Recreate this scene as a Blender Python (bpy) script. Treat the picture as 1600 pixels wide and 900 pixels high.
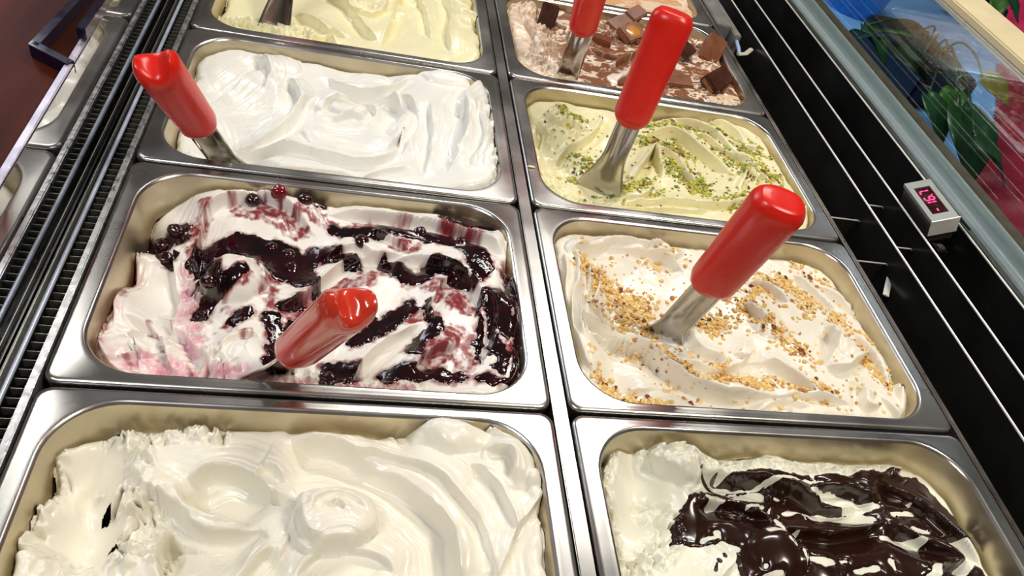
import bpy, bmesh, math, random
import numpy as np
from mathutils import Vector, Matrix

for o in list(bpy.data.objects):
    bpy.data.objects.remove(o)
SC = bpy.context.scene
COL = SC.collection
MM = 0.001
random.seed(7)
RNG = np.random.default_rng(7)

# ------------------------------------------------------------------ camera
FPX = 1196.72
CAM = np.array([-180.10, -345.28, 464.80])           # millimetres
ROT = np.array([[0.9704001470, -0.0965758379, 0.2213518968],
                [0.0888697422, -0.7094463571, -0.6991337751],
                [0.2245567270, 0.6981110041, -0.6798641793]])   # rows: right, down, forward
cam_d = bpy.data.cameras.new('camera')
cam = bpy.data.objects.new('camera', cam_d)
COL.objects.link(cam)
cam_d.sensor_width = 36.0
cam_d.lens = FPX / 1600 * 36.0
cam_d.clip_start = 0.01
cam_d.clip_end = 50
mw = Matrix.Identity(4)
for i in range(3):
    mw[i][0] = ROT[0][i]
    mw[i][1] = -ROT[1][i]
    mw[i][2] = -ROT[2][i]
    mw[i][3] = CAM[i] * MM
cam.matrix_world = mw
SC.camera = cam

# ------------------------------------------------------------------ world, lights, exposure
SC.view_settings.view_transform = 'Standard'
SC.view_settings.look = 'None'
SC.view_settings.gamma = 1.0
SC.view_settings.use_curve_mapping = False
SC.view_settings.exposure = 0.02
W = bpy.data.worlds.new('world')
SC.world = W
W.use_nodes = True
bg = W.node_tree.nodes['Background']
bg.inputs[0].default_value = (0.75, 0.85, 1.0, 1)
bg.inputs[1].default_value = 1.0


def area_light(name, loc, target, size, size_y, power, color):
    d = bpy.data.lights.new(name, 'AREA')
    d.shape = 'RECTANGLE'
    d.size, d.size_y = size, size_y
    d.energy = power
    d.color = color
    o = bpy.data.objects.new(name, d)
    COL.objects.link(o)
    o.location = loc
    o.rotation_euler = (Vector(target) - Vector(loc)).to_track_quat('-Z', 'Y').to_euler()
    return o


area_light('window_daylight', (-2.1, 2.3, 1.25), (-0.1, 0.3, 0), 1.5, 1.1, 34, (0.80, 0.89, 1.0))
area_light('ceiling_lamp_front', (0.75, -0.35, 1.62), (0.1, 0.1, 0), 0.32, 0.32, 16, (1.0, 0.89, 0.72))
area_light('ceiling_lamp_middle', (0.45, 1.25, 1.62), (0.05, 0.4, 0), 1.0, 0.12, 19, (1.0, 0.95, 0.86))
area_light('ceiling_lamp_rear', (-1.0, -0.6, 1.62), (-0.2, 0.1, 0), 0.7, 0.15, 14, (0.97, 0.98, 1.0))

# ------------------------------------------------------------------ helpers


def at(u, v, z=-12.0):
    """Point of the photograph's frame carried onto the level plane z (millimetres)."""
    d = np.array([(u - 800) / FPX, (v - 450) / FPX, 1.0]) @ ROT
    return CAM + (z - CAM[2]) / d[2] * d


def at_x(u, v, x):
    d = np.array([(u - 800) / FPX, (v - 450) / FPX, 1.0]) @ ROT
    return CAM + (x - CAM[0]) / d[0] * d


def tag(o, label=None, cat=None, group=None, kind=None):
    for k, val in (('label', label), ('category', cat), ('group', group), ('kind', kind)):
        if val:
            o[k] = val
    return o


def empty(name, loc, label=None, cat=None, group=None, kind=None, rot=(0, 0, 0)):
    o = bpy.data.objects.new(name, None)
    COL.objects.link(o)
    o.location = Vector(loc) * MM
    o.rotation_euler = rot
    o.empty_display_size = 0.02
    return tag(o, label, cat, group, kind)


def link(name, me, mat, parent=None):
    o = bpy.data.objects.new(name, me)
    COL.objects.link(o)
    if mat and not me.materials:
        me.materials.append(mat)
    if parent:
        o.parent = parent
        # meshes are authored in world millimetres: keep them there
        p = parent
        m = Matrix.Identity(4)
        chain = []
        while p:
            chain.append(p)
            p = p.parent
        for q in reversed(chain):
            m = m @ Matrix.LocRotScale(q.location, q.rotation_euler, q.scale)
        mi = m.inverted()
        b = mi
        o.location = b.to_translation()
        o.rotation_euler = b.to_euler()
    return o


def mesh_np(name, V, F, mat=None, smooth=True, parent=None, cols=None):
    """V (n,3) in mm, F (m,4) or (m,3) index array."""
    me = bpy.data.meshes.new(name)
    V = np.asarray(V, np.float32) * MM
    F = np.asarray(F, np.int32)
    k = F.shape[1]
    me.vertices.add(len(V))
    me.vertices.foreach_set('co', V.ravel())
    me.loops.add(F.size)
    me.loops.foreach_set('vertex_index', F.ravel())
    me.polygons.add(len(F))
    me.polygons.foreach_set('loop_start', np.arange(0, F.size, k, dtype=np.int32))
    me.polygons.foreach_set('loop_total', np.full(len(F), k, np.int32))
    me.polygons.foreach_set('use_smooth', np.full(len(F), smooth, bool))
    me.update(calc_edges=True)
    if cols is not None:
        a = me.color_attributes.new('flavour', 'FLOAT_COLOR', 'POINT')
        c = np.ones((len(V), 4), np.float32)
        c[:, :cols.shape[1]] = cols
        a.data.foreach_set('color', c.ravel())
    return link(name, me, mat, parent)


class MB:
    """Collects boxes, tubes and lofts (mm) into one mesh."""

    def __init__(s):
        s.bm = bmesh.new()

    def box(s, x0, x1, y0, y1, z0, z1, bevel=0):
        r = bmesh.ops.create_cube(s.bm, size=1)
        for v in r['verts']:
            v.co = Vector(((x0 + x1) / 2 + v.co.x * (x1 - x0), (y0 + y1) / 2 + v.co.y * (y1 - y0), (z0 + z1) / 2 + v.co.z * (z1 - z0)))
        if bevel:
            es = list({e for v in r['verts'] for e in v.link_edges})
            bmesh.ops.bevel(s.bm, geom=es, offset=bevel, segments=2, affect='EDGES')
        return s

    def quadbox(s, c8):
        vs = [s.bm.verts.new(c) for c in c8]
        for f in ((0, 1, 2, 3), (7, 6, 5, 4), (0, 4, 5, 1), (1, 5, 6, 2), (2, 6, 7, 3), (3, 7, 4, 0)):
            s.bm.faces.new([vs[i] for i in f])
        return s

    def tube(s, pts, r, seg=10, cap=True, rx=None):
        pts = [Vector(p) for p in pts]
        rings = []
        up = Vector((0, 0, 1))
        for i, p in enumerate(pts):
            d = (pts[min(i + 1, len(pts) - 1)] - pts[max(i - 1, 0)]).normalized()
            if abs(d.dot(up)) > 0.95:
                up = Vector((0, 1, 0))
            a = d.cross(up).normalized()
            b = a.cross(d).normalized()
            rr = r[i] if isinstance(r, (list, tuple)) else r
            r2 = rr if rx is None else rr * rx
            rings.append([s.bm.verts.new(p + a * (r2 * math.cos(2 * math.pi * k / seg)) + b * (rr * math.sin(2 * math.pi * k / seg))) for k in range(seg)])
        for i in range(len(rings) - 1):
            for k in range(seg):
                s.bm.faces.new((rings[i][k], rings[i][(k + 1) % seg], rings[i + 1][(k + 1) % seg], rings[i + 1][k]))
        if cap:
            s.bm.faces.new(rings[0][::-1])
            s.bm.faces.new(rings[-1])
        return s

    def build(s, name, mat, parent=None, smooth=False, angle=40):
        bmesh.ops.recalc_face_normals(s.bm, faces=s.bm.faces)
        for v in s.bm.verts:
            v.co *= MM
        me = bpy.data.meshes.new(name)
        s.bm.to_mesh(me)
        s.bm.free()
        if smooth:
            me.polygons.foreach_set('use_smooth', np.ones(len(me.polygons), bool))
            try:
                me.set_sharp_from_angle(angle=math.radians(angle))
            except Exception:
                pass
        return link(name, me, mat, parent)


# ------------------------------------------------------------------ materials
def mat_new(name):
    m = bpy.data.materials.new(name)
    m.use_nodes = True
    nt = m.node_tree
    return m, nt, nt.nodes['Principled BSDF']


def noise(nt, scale, detail=4, coord='Object', rough=0.55, stretch=None):
    tc = nt.nodes.new('ShaderNodeTexCoord')
    n = nt.nodes.new('ShaderNodeTexNoise')
    n.inputs['Scale'].default_value = scale
    n.inputs['Detail'].default_value = detail
    n.inputs['Roughness'].default_value = rough
    if stretch:
        mp = nt.nodes.new('ShaderNodeMapping')
        mp.inputs['Scale'].default_value = stretch
        nt.links.new(tc.outputs[coord], mp.inputs[0])
        nt.links.new(mp.outputs[0], n.inputs['Vector'])
    else:
        nt.links.new(tc.outputs[coord], n.inputs['Vector'])
    return n


def ramp(nt, src, stops):
    r = nt.nodes.new('ShaderNodeValToRGB')
    el = r.color_ramp.elements
    while len(el) < len(stops):
        el.new(0.5)
    for e, (p, c) in zip(el, stops):
        e.position = p
        e.color = (*c, 1) if len(c) == 3 else c
    nt.links.new(src, r.inputs[0])
    return r


def bump(nt, b, src, dist, strength=1.0):
    n = nt.nodes.new('ShaderNodeBump')
    n.inputs['Distance'].default_value = dist
    n.inputs['Strength'].default_value = strength
    nt.links.new(src, n.inputs['Height'])
    nt.links.new(n.outputs[0], b.inputs['Normal'])
    return n


def simple(name, col, rough=0.5, metal=0.0, nscale=40, var=0.12, coat=0.0, bumpd=0.0, stretch=None, rvar=0.1):
    m, nt, b = mat_new(name)
    n = noise(nt, nscale, stretch=stretch)
    c0 = tuple(max(0, x * (1 - var)) for x in col)
    c1 = tuple(min(1, x * (1 + var)) for x in col)
    r = ramp(nt, n.outputs[0], [(0.3, c0), (0.7, c1)])
    nt.links.new(r.outputs[0], b.inputs['Base Color'])
    rr = ramp(nt, n.outputs[0], [(0.3, (max(0, rough - rvar),) * 3), (0.7, (min(1, rough + rvar),) * 3)])
    nt.links.new(rr.outputs[0], b.inputs['Roughness'])
    b.inputs['Metallic'].default_value = metal
    b.inputs['Coat Weight'].default_value = coat
    b.inputs['Coat Roughness'].default_value = 0.08
    if bumpd:
        bump(nt, b, n.outputs[0], bumpd)
    return m


def gelato_mat(name, col=None, rough=0.30, bumpd=0.0004, bscale=350, sss=0.30, coat=0.30):
    m, nt, b = mat_new(name)
    if col is None:
        a = nt.nodes.new('ShaderNodeVertexColor')
        a.layer_name = 'flavour'
        nt.links.new(a.outputs[0], b.inputs['Base Color'])
    else:
        n0 = noise(nt, 18, 3)
        r = ramp(nt, n0.outputs[0], [(0.35, tuple(c * 0.97 for c in col)), (0.65, tuple(min(1, c * 1.02) for c in col))])
        nt.links.new(r.outputs[0], b.inputs['Base Color'])
    b.inputs['Roughness'].default_value = rough
    b.inputs['Subsurface Weight'].default_value = sss
    b.inputs['Subsurface Radius'].default_value = (1.0, 0.75, 0.45)
    b.inputs['Subsurface Scale'].default_value = 0.0035
    b.inputs['Coat Weight'].default_value = coat
    b.inputs['Coat Roughness'].default_value = 0.12
    n = noise(nt, bscale, 5, rough=0.6)
    bump(nt, b, n.outputs[0], bumpd, 0.6)
    return m


STEEL = simple('brushed_steel', (0.54, 0.53, 0.52), 0.27, 1.0, 9, 0.10, rvar=0.07, bumpd=0.0002, stretch=(1, 1, 1))
STEEL_WALL = simple('basin_steel', (0.62, 0.55, 0.40), 0.38, 1.0, 14, 0.16, rvar=0.09, bumpd=0.0006)
STEEL_BLADE = simple('polished_steel', (0.50, 0.48, 0.45), 0.17, 1.0, 30, 0.08, rvar=0.05)
STEEL_TRIM = simple('wet_steel_trim', (0.52, 0.53, 0.55), 0.34, 0.9, 160, 0.2, rvar=0.12, bumpd=0.0003)
CHROME = simple('bright_edge_metal', (0.85, 0.82, 0.78), 0.35, 0.35, 60, 0.05)
SLATM = simple('dark_slat_metal', (0.26, 0.26, 0.24), 0.4, 0.6, 60, 0.1)
DARKMETAL = simple('dark_duct_metal', (0.012, 0.012, 0.011), 0.25, 0.0, 8, 0.4)
BLACK = simple('black_well', (0.006, 0.006, 0.006), 0.6, 0.0, 20, 0.3)
RED = simple('red_plastic', (0.70, 0.013, 0.006), 0.30, 0.0, 60, 0.04, coat=0.0, rvar=0.04)
MIRROR = simple('mirror_panel', (0.62, 0.64, 0.66), 0.03, 1.0, 30, 0.06, rvar=0.02)

# ------------------------------------------------------------------ room
WALL = simple('cream_plaster', (0.40, 0.34, 0.27), 0.8, 0, 6, 0.06)
CEIL = simple('white_ceiling', (0.45, 0.43, 0.40), 0.8, 0, 6, 0.04)
FLOOR = simple('brown_floor', (0.20, 0.13, 0.09), 0.4, 0, 3, 0.2)
X0, X1, Y0, Y1, Z0, Z1 = -2300, 3000, -2000, 3000, -900, 1680
for nm, b_, m_ in (('floor', (X0, X1, Y0, Y1, Z0 - 60, Z0), FLOOR), ('ceiling', (X0, X1, Y0, Y1, Z1, Z1 + 60), CEIL),
                   ('wall_left', (X0 - 80, X0, Y0, Y1, Z0, Z1), WALL), ('wall_right', (X1, X1 + 80, Y0, Y1, Z0, Z1), WALL),
                   ('wall_back', (X0, X1, Y1, Y1 + 80, Z0, Z1), WALL), ('wall_front', (X0, X1, Y0 - 80, Y0, Z0, Z1), WALL)):
    MB().box(*b_).build(nm, m_)['kind'] = 'structure'

# ------------------------------------------------------------------ display case
PITCH = 254.56
YA, YB = -420, 1330
case = empty('gelato_display_case', (90, 450, -900), 'stainless steel gelato display case holding the two columns of pans', 'display case')
MB().box(-405, 660, YA, YB, -895, -175).build('cabinet_body', simple('white_case_body', (0.5, 0.5, 0.5), 0.4), case)
MB().box(-400, 370, YA, YB, -172, -168).build('well_floor', BLACK, case)
MB().box(-5.8, 5.8, YA, YB, -30, -2.2, 0.8).build('divider_rail', STEEL, case, True)
# left edge: wet trim, slotted air grille, rod, thin edge, mirror panel
MB().box(-374.6, -369.2, YA, YB, -40, 0.5, 1.0).build('left_trim', STEEL_TRIM, case, True)
gr = MB().box(-385, -374.6, YA, YB, -34, -30).build('air_grille', BLACK, case)
sl = None
y = YA + 4
while y < YB:
    if sl is None:
        o = MB().box(-384.8, -374.8, -0.22, 0.22, -12, -4.0).build('slat', SLATM)
        sl = o.data
    else:
        o = bpy.data.objects.new('slat', sl)
        COL.objects.link(o)
    o.parent = gr
    o.location = (0, y * MM, 0)
    y += 8.1
MB().tube([(-386.6, YA, -1), (-386.6, YB, -1)], 1.9, 12).build('left_rod', simple('rod_painted_highlight', (0.50, 0.57, 0.74), 0.35, 0.3), case, True)  # blue-grey base colour paints in the bluish window highlight on the metal
MB().box(-389, -388.2, YA, YB, -30, -3).box(-397, -389, YA, YB, -12, -8).build('left_channel', DARKMETAL, case)
MB().box(-394.0, -393.3, YA, YB, -10, -3.5).build('left_edge_strip', SLATM, case)
mp = MB().box(-404, -398, YA, YB, -20, 96, 0.8).build('mirror_panel', MIRROR, case)
MB().box(-403.8, -398.2, YA, YB, 96.2, 98.2, 0.7).build('mirror_cap', simple('violet_glass_edge', (0.78, 0.72, 0.85), 0.25, 0.6), case, True)
# right edge: air ducts between thin dark sheets with bright folded edges
MB().box(369.2, 374.5, YA, YB, -40, -1.2, 1.0).build('right_trim', simple('brown_steel_trim', (0.42, 0.37, 0.33), 0.35, 1.0, 20), case, True)
MB().box(374.5, 565, YA, YB, -110, -106).build('duct_floor', BLACK, case)
for nm, x, zt in (('duct_sheet', 439, 0), ('duct_sheet', 490.5, 0), ('duct_sheet', 562, 0)):
    d = MB().box(x - 0.7, x + 0.7, YA, YB, -106, zt - 2.2).build(nm, DARKMETAL, case)
    MB().tube([(x, YA, zt - 1.4), (x, YB, zt - 1.4)], 1.25, 8).build('folded_edge', CHROME, d, True)
for u0, v0, u1, v1, xa, xb in ((1318, 353, 1357, 336, 375, 438.2), (1358, 421, 1400, 403, 375, 438.2), (1368, 331, 1400, 317, 439.8, 489.8), (1411, 398, 1448, 382, 439.8, 489.8)):
    p, q = at(u0, v0, -22), at(u1, v1, -22)
    yc = (p[1] + q[1]) / 2
    dv = MB().box(xa, xb, yc - 0.5, yc + 0.5, -106, -22.6).build('duct_divider', DARKMETAL, case)
    MB().tube([(xa, yc, -22), (xb - 2, yc, -22), (xb, yc, -24)], 0.9, 8).build('folded_edge', CHROME, dv, True)
# sill of the front glass
MB().box(562.8, 567, YA, YB, -60, -3).build('glass_channel', DARKMETAL, case)
MB().box(567, 577, YA, YB, -40, -2, 1).build('olive_channel', simple('olive_metal', (0.16, 0.17, 0.13), 0.35, 0.8), case, True)
glass = bpy.data.materials.new('front_glass')
glass.use_nodes = True
nt = glass.node_tree
nt.nodes.remove(nt.nodes['Principled BSDF'])
tr = nt.nodes.new('ShaderNodeBsdfTransparent')
tr.inputs[0].default_value = (0.95, 0.98, 0.97, 1)
gl = nt.nodes.new('ShaderNodeBsdfGlossy')
gl.inputs['Roughness'].default_value = 0.0
lw = nt.nodes.new('ShaderNodeFresnel')
lw.inputs['IOR'].default_value = 1.9
mx = nt.nodes.new('ShaderNodeMixShader')
ge = nt.nodes.new('ShaderNodeNewGeometry')
inv = nt.nodes.new('ShaderNodeMath')
inv.operation = 'SUBTRACT'
inv.inputs[0].default_value = 1.0
nt.links.new(ge.outputs['Backfacing'], inv.inputs[1])
mu = nt.nodes.new('ShaderNodeMath')
mu.operation = 'MULTIPLY'
nt.links.new(lw.outputs[0], mu.inputs[0])
nt.links.new(inv.outputs[0], mu.inputs[1])
nt.links.new(mu.outputs[0], mx.inputs[0])
nt.links.new(tr.outputs[0], mx.inputs[1])
nt.links.new(gl.outputs[0], mx.inputs[2])
nt.links.new(mx.outputs[0], nt.nodes['Material Output'].inputs[0])
GLX = 577
MB().box(GLX, GLX + 5, YA, YB, -2, 160).build('front_glass_pane', glass, case)
MB().box(GLX + 18, GLX + 22, YA, YB, -2, 160).build('front_glass_pane', glass, case)
MB().box(GLX + 5.3, 632, YA, YB, -30, -1.5).build('outer_sill', simple('pale_blue_sill', (0.82, 0.86, 0.90), 0.6, 0, 60, 0.04), case)
MB().box(633, 655, YA, YB, -30, -3).build('outer_ledge', simple('tan_metal', (0.32, 0.26, 0.21), 0.4, 0.5), case)
MB().box(GLX + 5, GLX + 70, YA, YB, 161, 172, 2).build('cream_top_rail', simple('cream_paint', (0.76, 0.66, 0.42), 0.45, 0, 20, 0.03), case, True)
MB().box(GLX + 7, GLX + 12, YA, YB, 154, 160, 1).build('glass_edge_clip', CHROME, case)

# ------------------------------------------------------------------ pans
HX, HY = 180.0, 125.6


def rrect(hx, hy, r, n=10):
    """Rounded rectangle outline, counter-clockwise."""
    pts = []
    for cx, cy, a0 in ((hx - r, hy - r, 0), (-hx + r, hy - r, 90), (-hx + r, -hy + r, 180), (hx - r, -hy + r, 270)):
        for k in range(n + 1):
            a = math.radians(a0 + 90 * k / n)
            pts.append((cx + r * math.cos(a), cy + r * math.sin(a)))
    return np.array(pts)


def loft(rings):
    n = len(rings[0])
    V = np.concatenate(rings)
    F = []
    for i in range(len(rings) - 1):
        for k in range(n):
            F.append((i * n + k, i * n + (k + 1) % n, (i + 1) * n + (k + 1) % n, (i + 1) * n + k))
    return V, F


def ring(hx, hy, r, z, dx=0, dy=0):
    p = rrect(hx, hy, r)
    return np.c_[p[:, 0] + dx, p[:, 1] + dy, np.full(len(p), z)]


OX, OY, OR = 165.5, 115.5, 44.0      # half opening and corner radius
rim_V, rim_F = loft([ring(HX - 1.2, HY - 1.2, 9, -14), ring(HX, HY, 10, -3.5), ring(HX - 0.3, HY - 0.3, 10, -1.6), ring(HX - 1.8, HY - 1.8, 9, -0.2), ring(HX - 4, HY - 4, 9, 0),
                     ring(OX + 4, OY + 4, OR + 3, 0), ring(OX + 1.5, OY + 1.5, OR + 1.5, 0.5), ring(OX, OY, OR, 0.2), ring(OX - 1.4, OY - 1.4, OR - 1, -2.0)])
bas_V, bas_F = loft([ring(OX - 1.4, OY - 1.4, OR - 1, -2.0), ring(OX - 3, OY - 3, OR - 2, -12), ring(OX - 10, OY - 10, OR - 8, -110), ring(OX - 14, OY - 14, OR - 10, -120),
                     ring(OX - 24, OY - 24, OR - 16, -124), ring(20, 10, 4, -124.5)])
RIM_ME = mesh_np('rim', rim_V, rim_F, STEEL)
BAS_ME = mesh_np('basin', bas_V, bas_F, STEEL_WALL)
for o in (RIM_ME, BAS_ME):
    m_ = o.data
    bpy.data.objects.remove(o)
    if m_.name.startswith('rim'):
        RIM_ME = m_
    else:
        BAS_ME = m_


def pan(cx, cy, label):
    t = empty('gelato_pan', (cx, cy, 0), label, 'pan', 'stainless pans of the display case')
    for nm, me in (('rim', RIM_ME), ('basin', BAS_ME)):
        o = bpy.data.objects.new(nm, me)
        COL.objects.link(o)
        o.parent = t
    return t


CXL, CXR = -187.46, 187.46
ROWY = {4: -127.3, 3: 127.3, 2: 381.8, 1: 636.4, 0: 891.0}
pan(CXL, ROWY[4], 'steel pan of plain cream white gelato with a dark hole, nearest on the left')
pan(CXL, ROWY[3], 'steel pan holding the white gelato streaked with dark cherry sauce')
pan(CXL, ROWY[2], 'steel pan of snow white gelato directly beyond the cherry pan')
pan(CXL, ROWY[1], 'steel pan of pale yellow cream gelato, farthest of the left column')
pan(CXR, ROWY[4], 'steel pan holding white gelato under dark chocolate sauce')
pan(CXR, ROWY[3], 'steel pan holding ivory gelato sprinkled with chopped hazelnuts')
pan(CXR, ROWY[2], 'steel pan holding pale green gelato sprinkled with chopped pistachios')
pan(CXR, ROWY[1], 'steel pan of chocolate rippled gelato with chocolate bar pieces')
pan(CXR, ROWY[0], 'steel pan of caramel pink swirl gelato beyond the chocolate bar pan, cut by the frame')


# ------------------------------------------------------------------ gelato: height fields with spatula strokes
def vnoise(x, y, seed):
    xi, yi = np.floor(x).astype(np.int64), np.floor(y).astype(np.int64)
    fx, fy = x - xi, y - yi
    fx, fy = fx * fx * fx * (fx * (fx * 6 - 15) + 10), fy * fy * fy * (fy * (fy * 6 - 15) + 10)

    def h(a, b):
        n = (a * 374761393 + b * 668265263 + seed * 974634777) & 0x7fffffff
        n = ((n ^ (n >> 13)) * 1274126177) & 0x7fffffff
        n = n ^ (n >> 16)
        return (n & 0xffff) / 65535.0
    return ((h(xi, yi) * (1 - fx) + h(xi + 1, yi) * fx) * (1 - fy) + (h(xi, yi + 1) * (1 - fx) + h(xi + 1, yi + 1) * fx) * fy) * 2 - 1


def fbm(x, y, seed, octv=4):
    r, a = 0, 1.0
    for k in range(octv):
        r = r + a * vnoise(x, y, seed + k * 17)
        x, y, a = x * 2.03 + 5.1, y * 2.03 - 3.7, a * 0.5
    return r


def sstep(a, b, x):
    t = np.clip((x - a) / (b - a), 0, 1)
    return t * t * (3 - 2 * t)


def spline(P, step=2.0):
    P = np.asarray(P, float)
    if len(P) == 2:
        P = np.array([P[0], (P[0] + P[1]) / 2, P[1]])
    Q = np.vstack([2 * P[0] - P[1], P, 2 * P[-1] - P[-2]])
    out = []
    for i in range(1, len(Q) - 2):
        p0, p1, p2, p3 = Q[i - 1:i + 3]
        n = max(2, int(np.linalg.norm(p2 - p1) / step))
        t = np.linspace(0, 1, n, endpoint=False)[:, None]
        out.append(0.5 * ((2 * p1) + (-p0 + p2) * t + (2 * p0 - 5 * p1 + 4 * p2 - p3) * t * t + (-p0 + 3 * p1 - 3 * p2 + p3) * t ** 3))
    out.append(Q[-2][None])
    return np.concatenate(out)


def nearest(X, Y, path, reach):
    """Indices inside reach of the path, signed distance (positive to the right of travel), distance and t along it."""
    lo, hi = path[:, :2].min(0) - reach, path[:, :2].max(0) + reach
    idx = np.nonzero((X > lo[0]) & (X < hi[0]) & (Y > lo[1]) & (Y < hi[1]))[0]
    if not len(idx):
        return None
    A, B = path[:-1, :2], path[1:, :2]
    best = np.full(len(idx), 1e9)
    bs = np.zeros(len(idx))
    bt = np.zeros(len(idx))
    x, y = X[idx], Y[idx]
    L = np.r_[0, np.cumsum(np.linalg.norm(B - A, axis=1))]
    for i in range(len(A)):
        d = B[i] - A[i]
        l2 = d @ d + 1e-9
        px, py = x - A[i, 0], y - A[i, 1]
        t = np.clip((px * d[0] + py * d[1]) / l2, 0, 1)
        qx, qy = px - t * d[0], py - t * d[1]
        dd = qx * qx + qy * qy
        m = dd < best
        best[m] = dd[m]
        bs[m] = (px * d[1] - py * d[0])[m]
        bt[m] = (L[i] + t * (L[i + 1] - L[i]))[m]
    D = np.sqrt(best)
    k = D < reach
    return idx[k], (np.sign(bs) * D)[k], D[k], bt[k], L[-1]


class Field:
    def __init__(s, cx, cy, res, seed, zoff=-12.0):
        s.cx, s.cy, s.res, s.seed, s.zoff = cx, cy, res, seed, zoff
        s.nx, s.ny = int(2 * (OX - 2) / res), int(2 * (OY - 2) / res)
        gx = np.linspace(-(OX - 2), OX - 2, s.nx)
        gy = np.linspace(-(OY - 2), OY - 2, s.ny)
        GX, GY = np.meshgrid(gx, gy)
        s.X, s.Y = GX.ravel(), GY.ravel()
        s.H = np.zeros(len(s.X))
        s.D = np.zeros((len(s.X), 2))
        r = OR - 2
        qx, qy = np.abs(s.X) - (OX - 2 - r), np.abs(s.Y) - (OY - 2 - r)
        s.wall = r - (np.hypot(np.maximum(qx, 0), np.maximum(qy, 0)) + np.minimum(np.maximum(qx, qy), 0))   # >0 inside

    def loc(s, u, v, z=None):
        p = at(u, v, s.zoff if z is None else z)
        return np.array([p[0] - s.cx, p[1] - s.cy])

    def base(s, pts, soft=32.0):
        num = np.zeros_like(s.H)
        den = np.zeros_like(s.H) + 1e-9
        for u, v, z in pts:
            p = s.loc(u, v, z)
            w = 1 / (((s.X - p[0]) ** 2 + (s.Y - p[1]) ** 2) / soft ** 2 + 0.08) ** 2
            num += w * z
            den += w
        s.H = num / den
        for _ in range(2):
            s.H = s.blur(9)
        return s

    def blur(s, r):
        k = max(1, int(r / s.res))
        A = s.H.reshape(s.ny, s.nx)
        for ax in (0, 1):
            P = np.pad(A, [(k + 1, k) if a == ax else (0, 0) for a in (0, 1)], mode='edge')
            c = np.cumsum(P, axis=ax)
            n = A.shape[ax]
            A = (np.take(c, np.arange(2 * k + 1, 2 * k + 1 + n), axis=ax) - np.take(c, np.arange(0, n), axis=ax)) / (2 * k + 1)
        return A.ravel()

    def stroke(s, pts, w=30, d=6, lip=4, rin=2.2, rout=11, over=1.6, streak=0.35, smooth=0.85, px=True, fin=0.18, fout=0.22):
        P = np.array([s.loc(*p) for p in pts]) if px else np.asarray(pts, float)
        path = spline(P)
        r = nearest(s.X, s.Y, path, max(w * 1.15, rout * 2.2))
        if r is None:
            return s
        i, q, D, t, L = r
        wob = fbm(s.X[i] / 16, s.Y[i] / 16, s.seed + len(pts), 2)
        q = q + wob * 1.1
        tt = t / L
        fade = sstep(0, fin, tt) * (1 - sstep(1 - fout, 1, tt)) if fout else sstep(0, fin, tt)
        # past the two ends the distance is radial: fade there as well
        x = np.clip(q / w, 0, 1)
        tro = np.where(q > 0, sstep(0, 0.10, x) * (1 - sstep(0.12, 1.0, x)), 0)
        soft = np.where(q > 0, 1 - sstep(0.6, 1.0, x), np.exp(-(q / (rout * 0.7)) ** 2)) * fade * smooth
        Hb = s.blur(7)
        H = s.H[i] * (1 - soft) + Hb[i] * soft
        crest = np.where(q > 0, np.exp(-(q / rin) ** 2), np.exp(-(np.abs(q) / rout) ** 1.4))
        H = H + fade * (lip * crest - d * tro)
        if streak:
            ph = q / 1.7 + 3.0 * vnoise(t / 40, q * 0 + 1.0, s.seed)
            H = H + streak * fade * (1 - sstep(0.5, 1.0, np.abs(q) / w)) * vnoise(ph, t / 60, s.seed + 5)
        s.H[i] = H
        if over:
            # lean the crest over the trough
            tan = np.gradient(path, axis=0)
            k = np.clip((tt * (len(path) - 1)).astype(int), 0, len(path) - 1)
            nr = np.c_[tan[k, 1], -tan[k, 0]]
            nr /= np.linalg.norm(nr, axis=1)[:, None] + 1e-9
            s.D[i] += nr * (over * fade * crest)[:, None]
        return s

    def blob(s, u, v, r, h, asp=1.0, rot=0.0, p=2.2, steep=1.0):
        c = s.loc(u, v)
        x, y = s.X - c[0], s.Y - c[1]
        a = math.radians(rot)
        x, y = x * math.cos(a) + y * math.sin(a), (-x * math.sin(a) + y * math.cos(a)) / asp
        rr = np.hypot(x, y) / r * (1 + 0.10 * vnoise(s.X / 14, s.Y / 14, s.seed + int(u)))
        f = np.clip(1 - rr ** p, 0, 1) ** (0.75 / steep)
        s.H += h * f
        return s

    def rough(s, pts, w, amp, scale=7.0, px=True):
        P = np.array([s.loc(*p) for p in pts]) if px else np.asarray(pts)
        r = nearest(s.X, s.Y, spline(P), w)
        if r is None:
            return s
        i, q, D, t, L = r
        m = 1 - sstep(0.4, 1.0, D / w)
        x, y = s.X[i] / scale, s.Y[i] / scale
        wx, wy = x + 0.7 * fbm(x * 0.6, y * 0.6, s.seed + 3, 2), y + 0.7 * fbm(x * 0.6 + 9, y * 0.6, s.seed + 4, 2)
        n = 1 - 2 * np.abs(fbm(wx, wy * 0.7, s.seed + 9, 3))
        n2 = fbm(wx * 1.3 + 4, wy * 1.3, s.seed + 31, 3)
        s.H[i] += amp * m * (0.7 * n + 0.5 * n2)
        s.D[i] += (amp * 0.35 * m * n)[:, None] * np.array([0.6, -0.8])
        return s

    def swirl_fill(s, n, rs, w=(14, 30), d=(1.5, 4), lip=(1, 2.6)):
        R = np.random.default_rng(rs)
        for _ in range(n):
            x, y = R.uniform(-140, 140), R.uniform(-95, 95)
            a = R.uniform(0, 2 * math.pi)
            k = R.uniform(-0.03, 0.03)
            pts = []
            for _k in range(6):
                pts.append((x, y))
                x += 14 * math.cos(a)
                y += 14 * math.sin(a) * 0.8
                a += k * 14
            s.stroke(pts, R.uniform(*w), R.uniform(*d), R.uniform(*lip), px=False, over=0.8, fin=0.4, fout=0.4)
        return s

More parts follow.
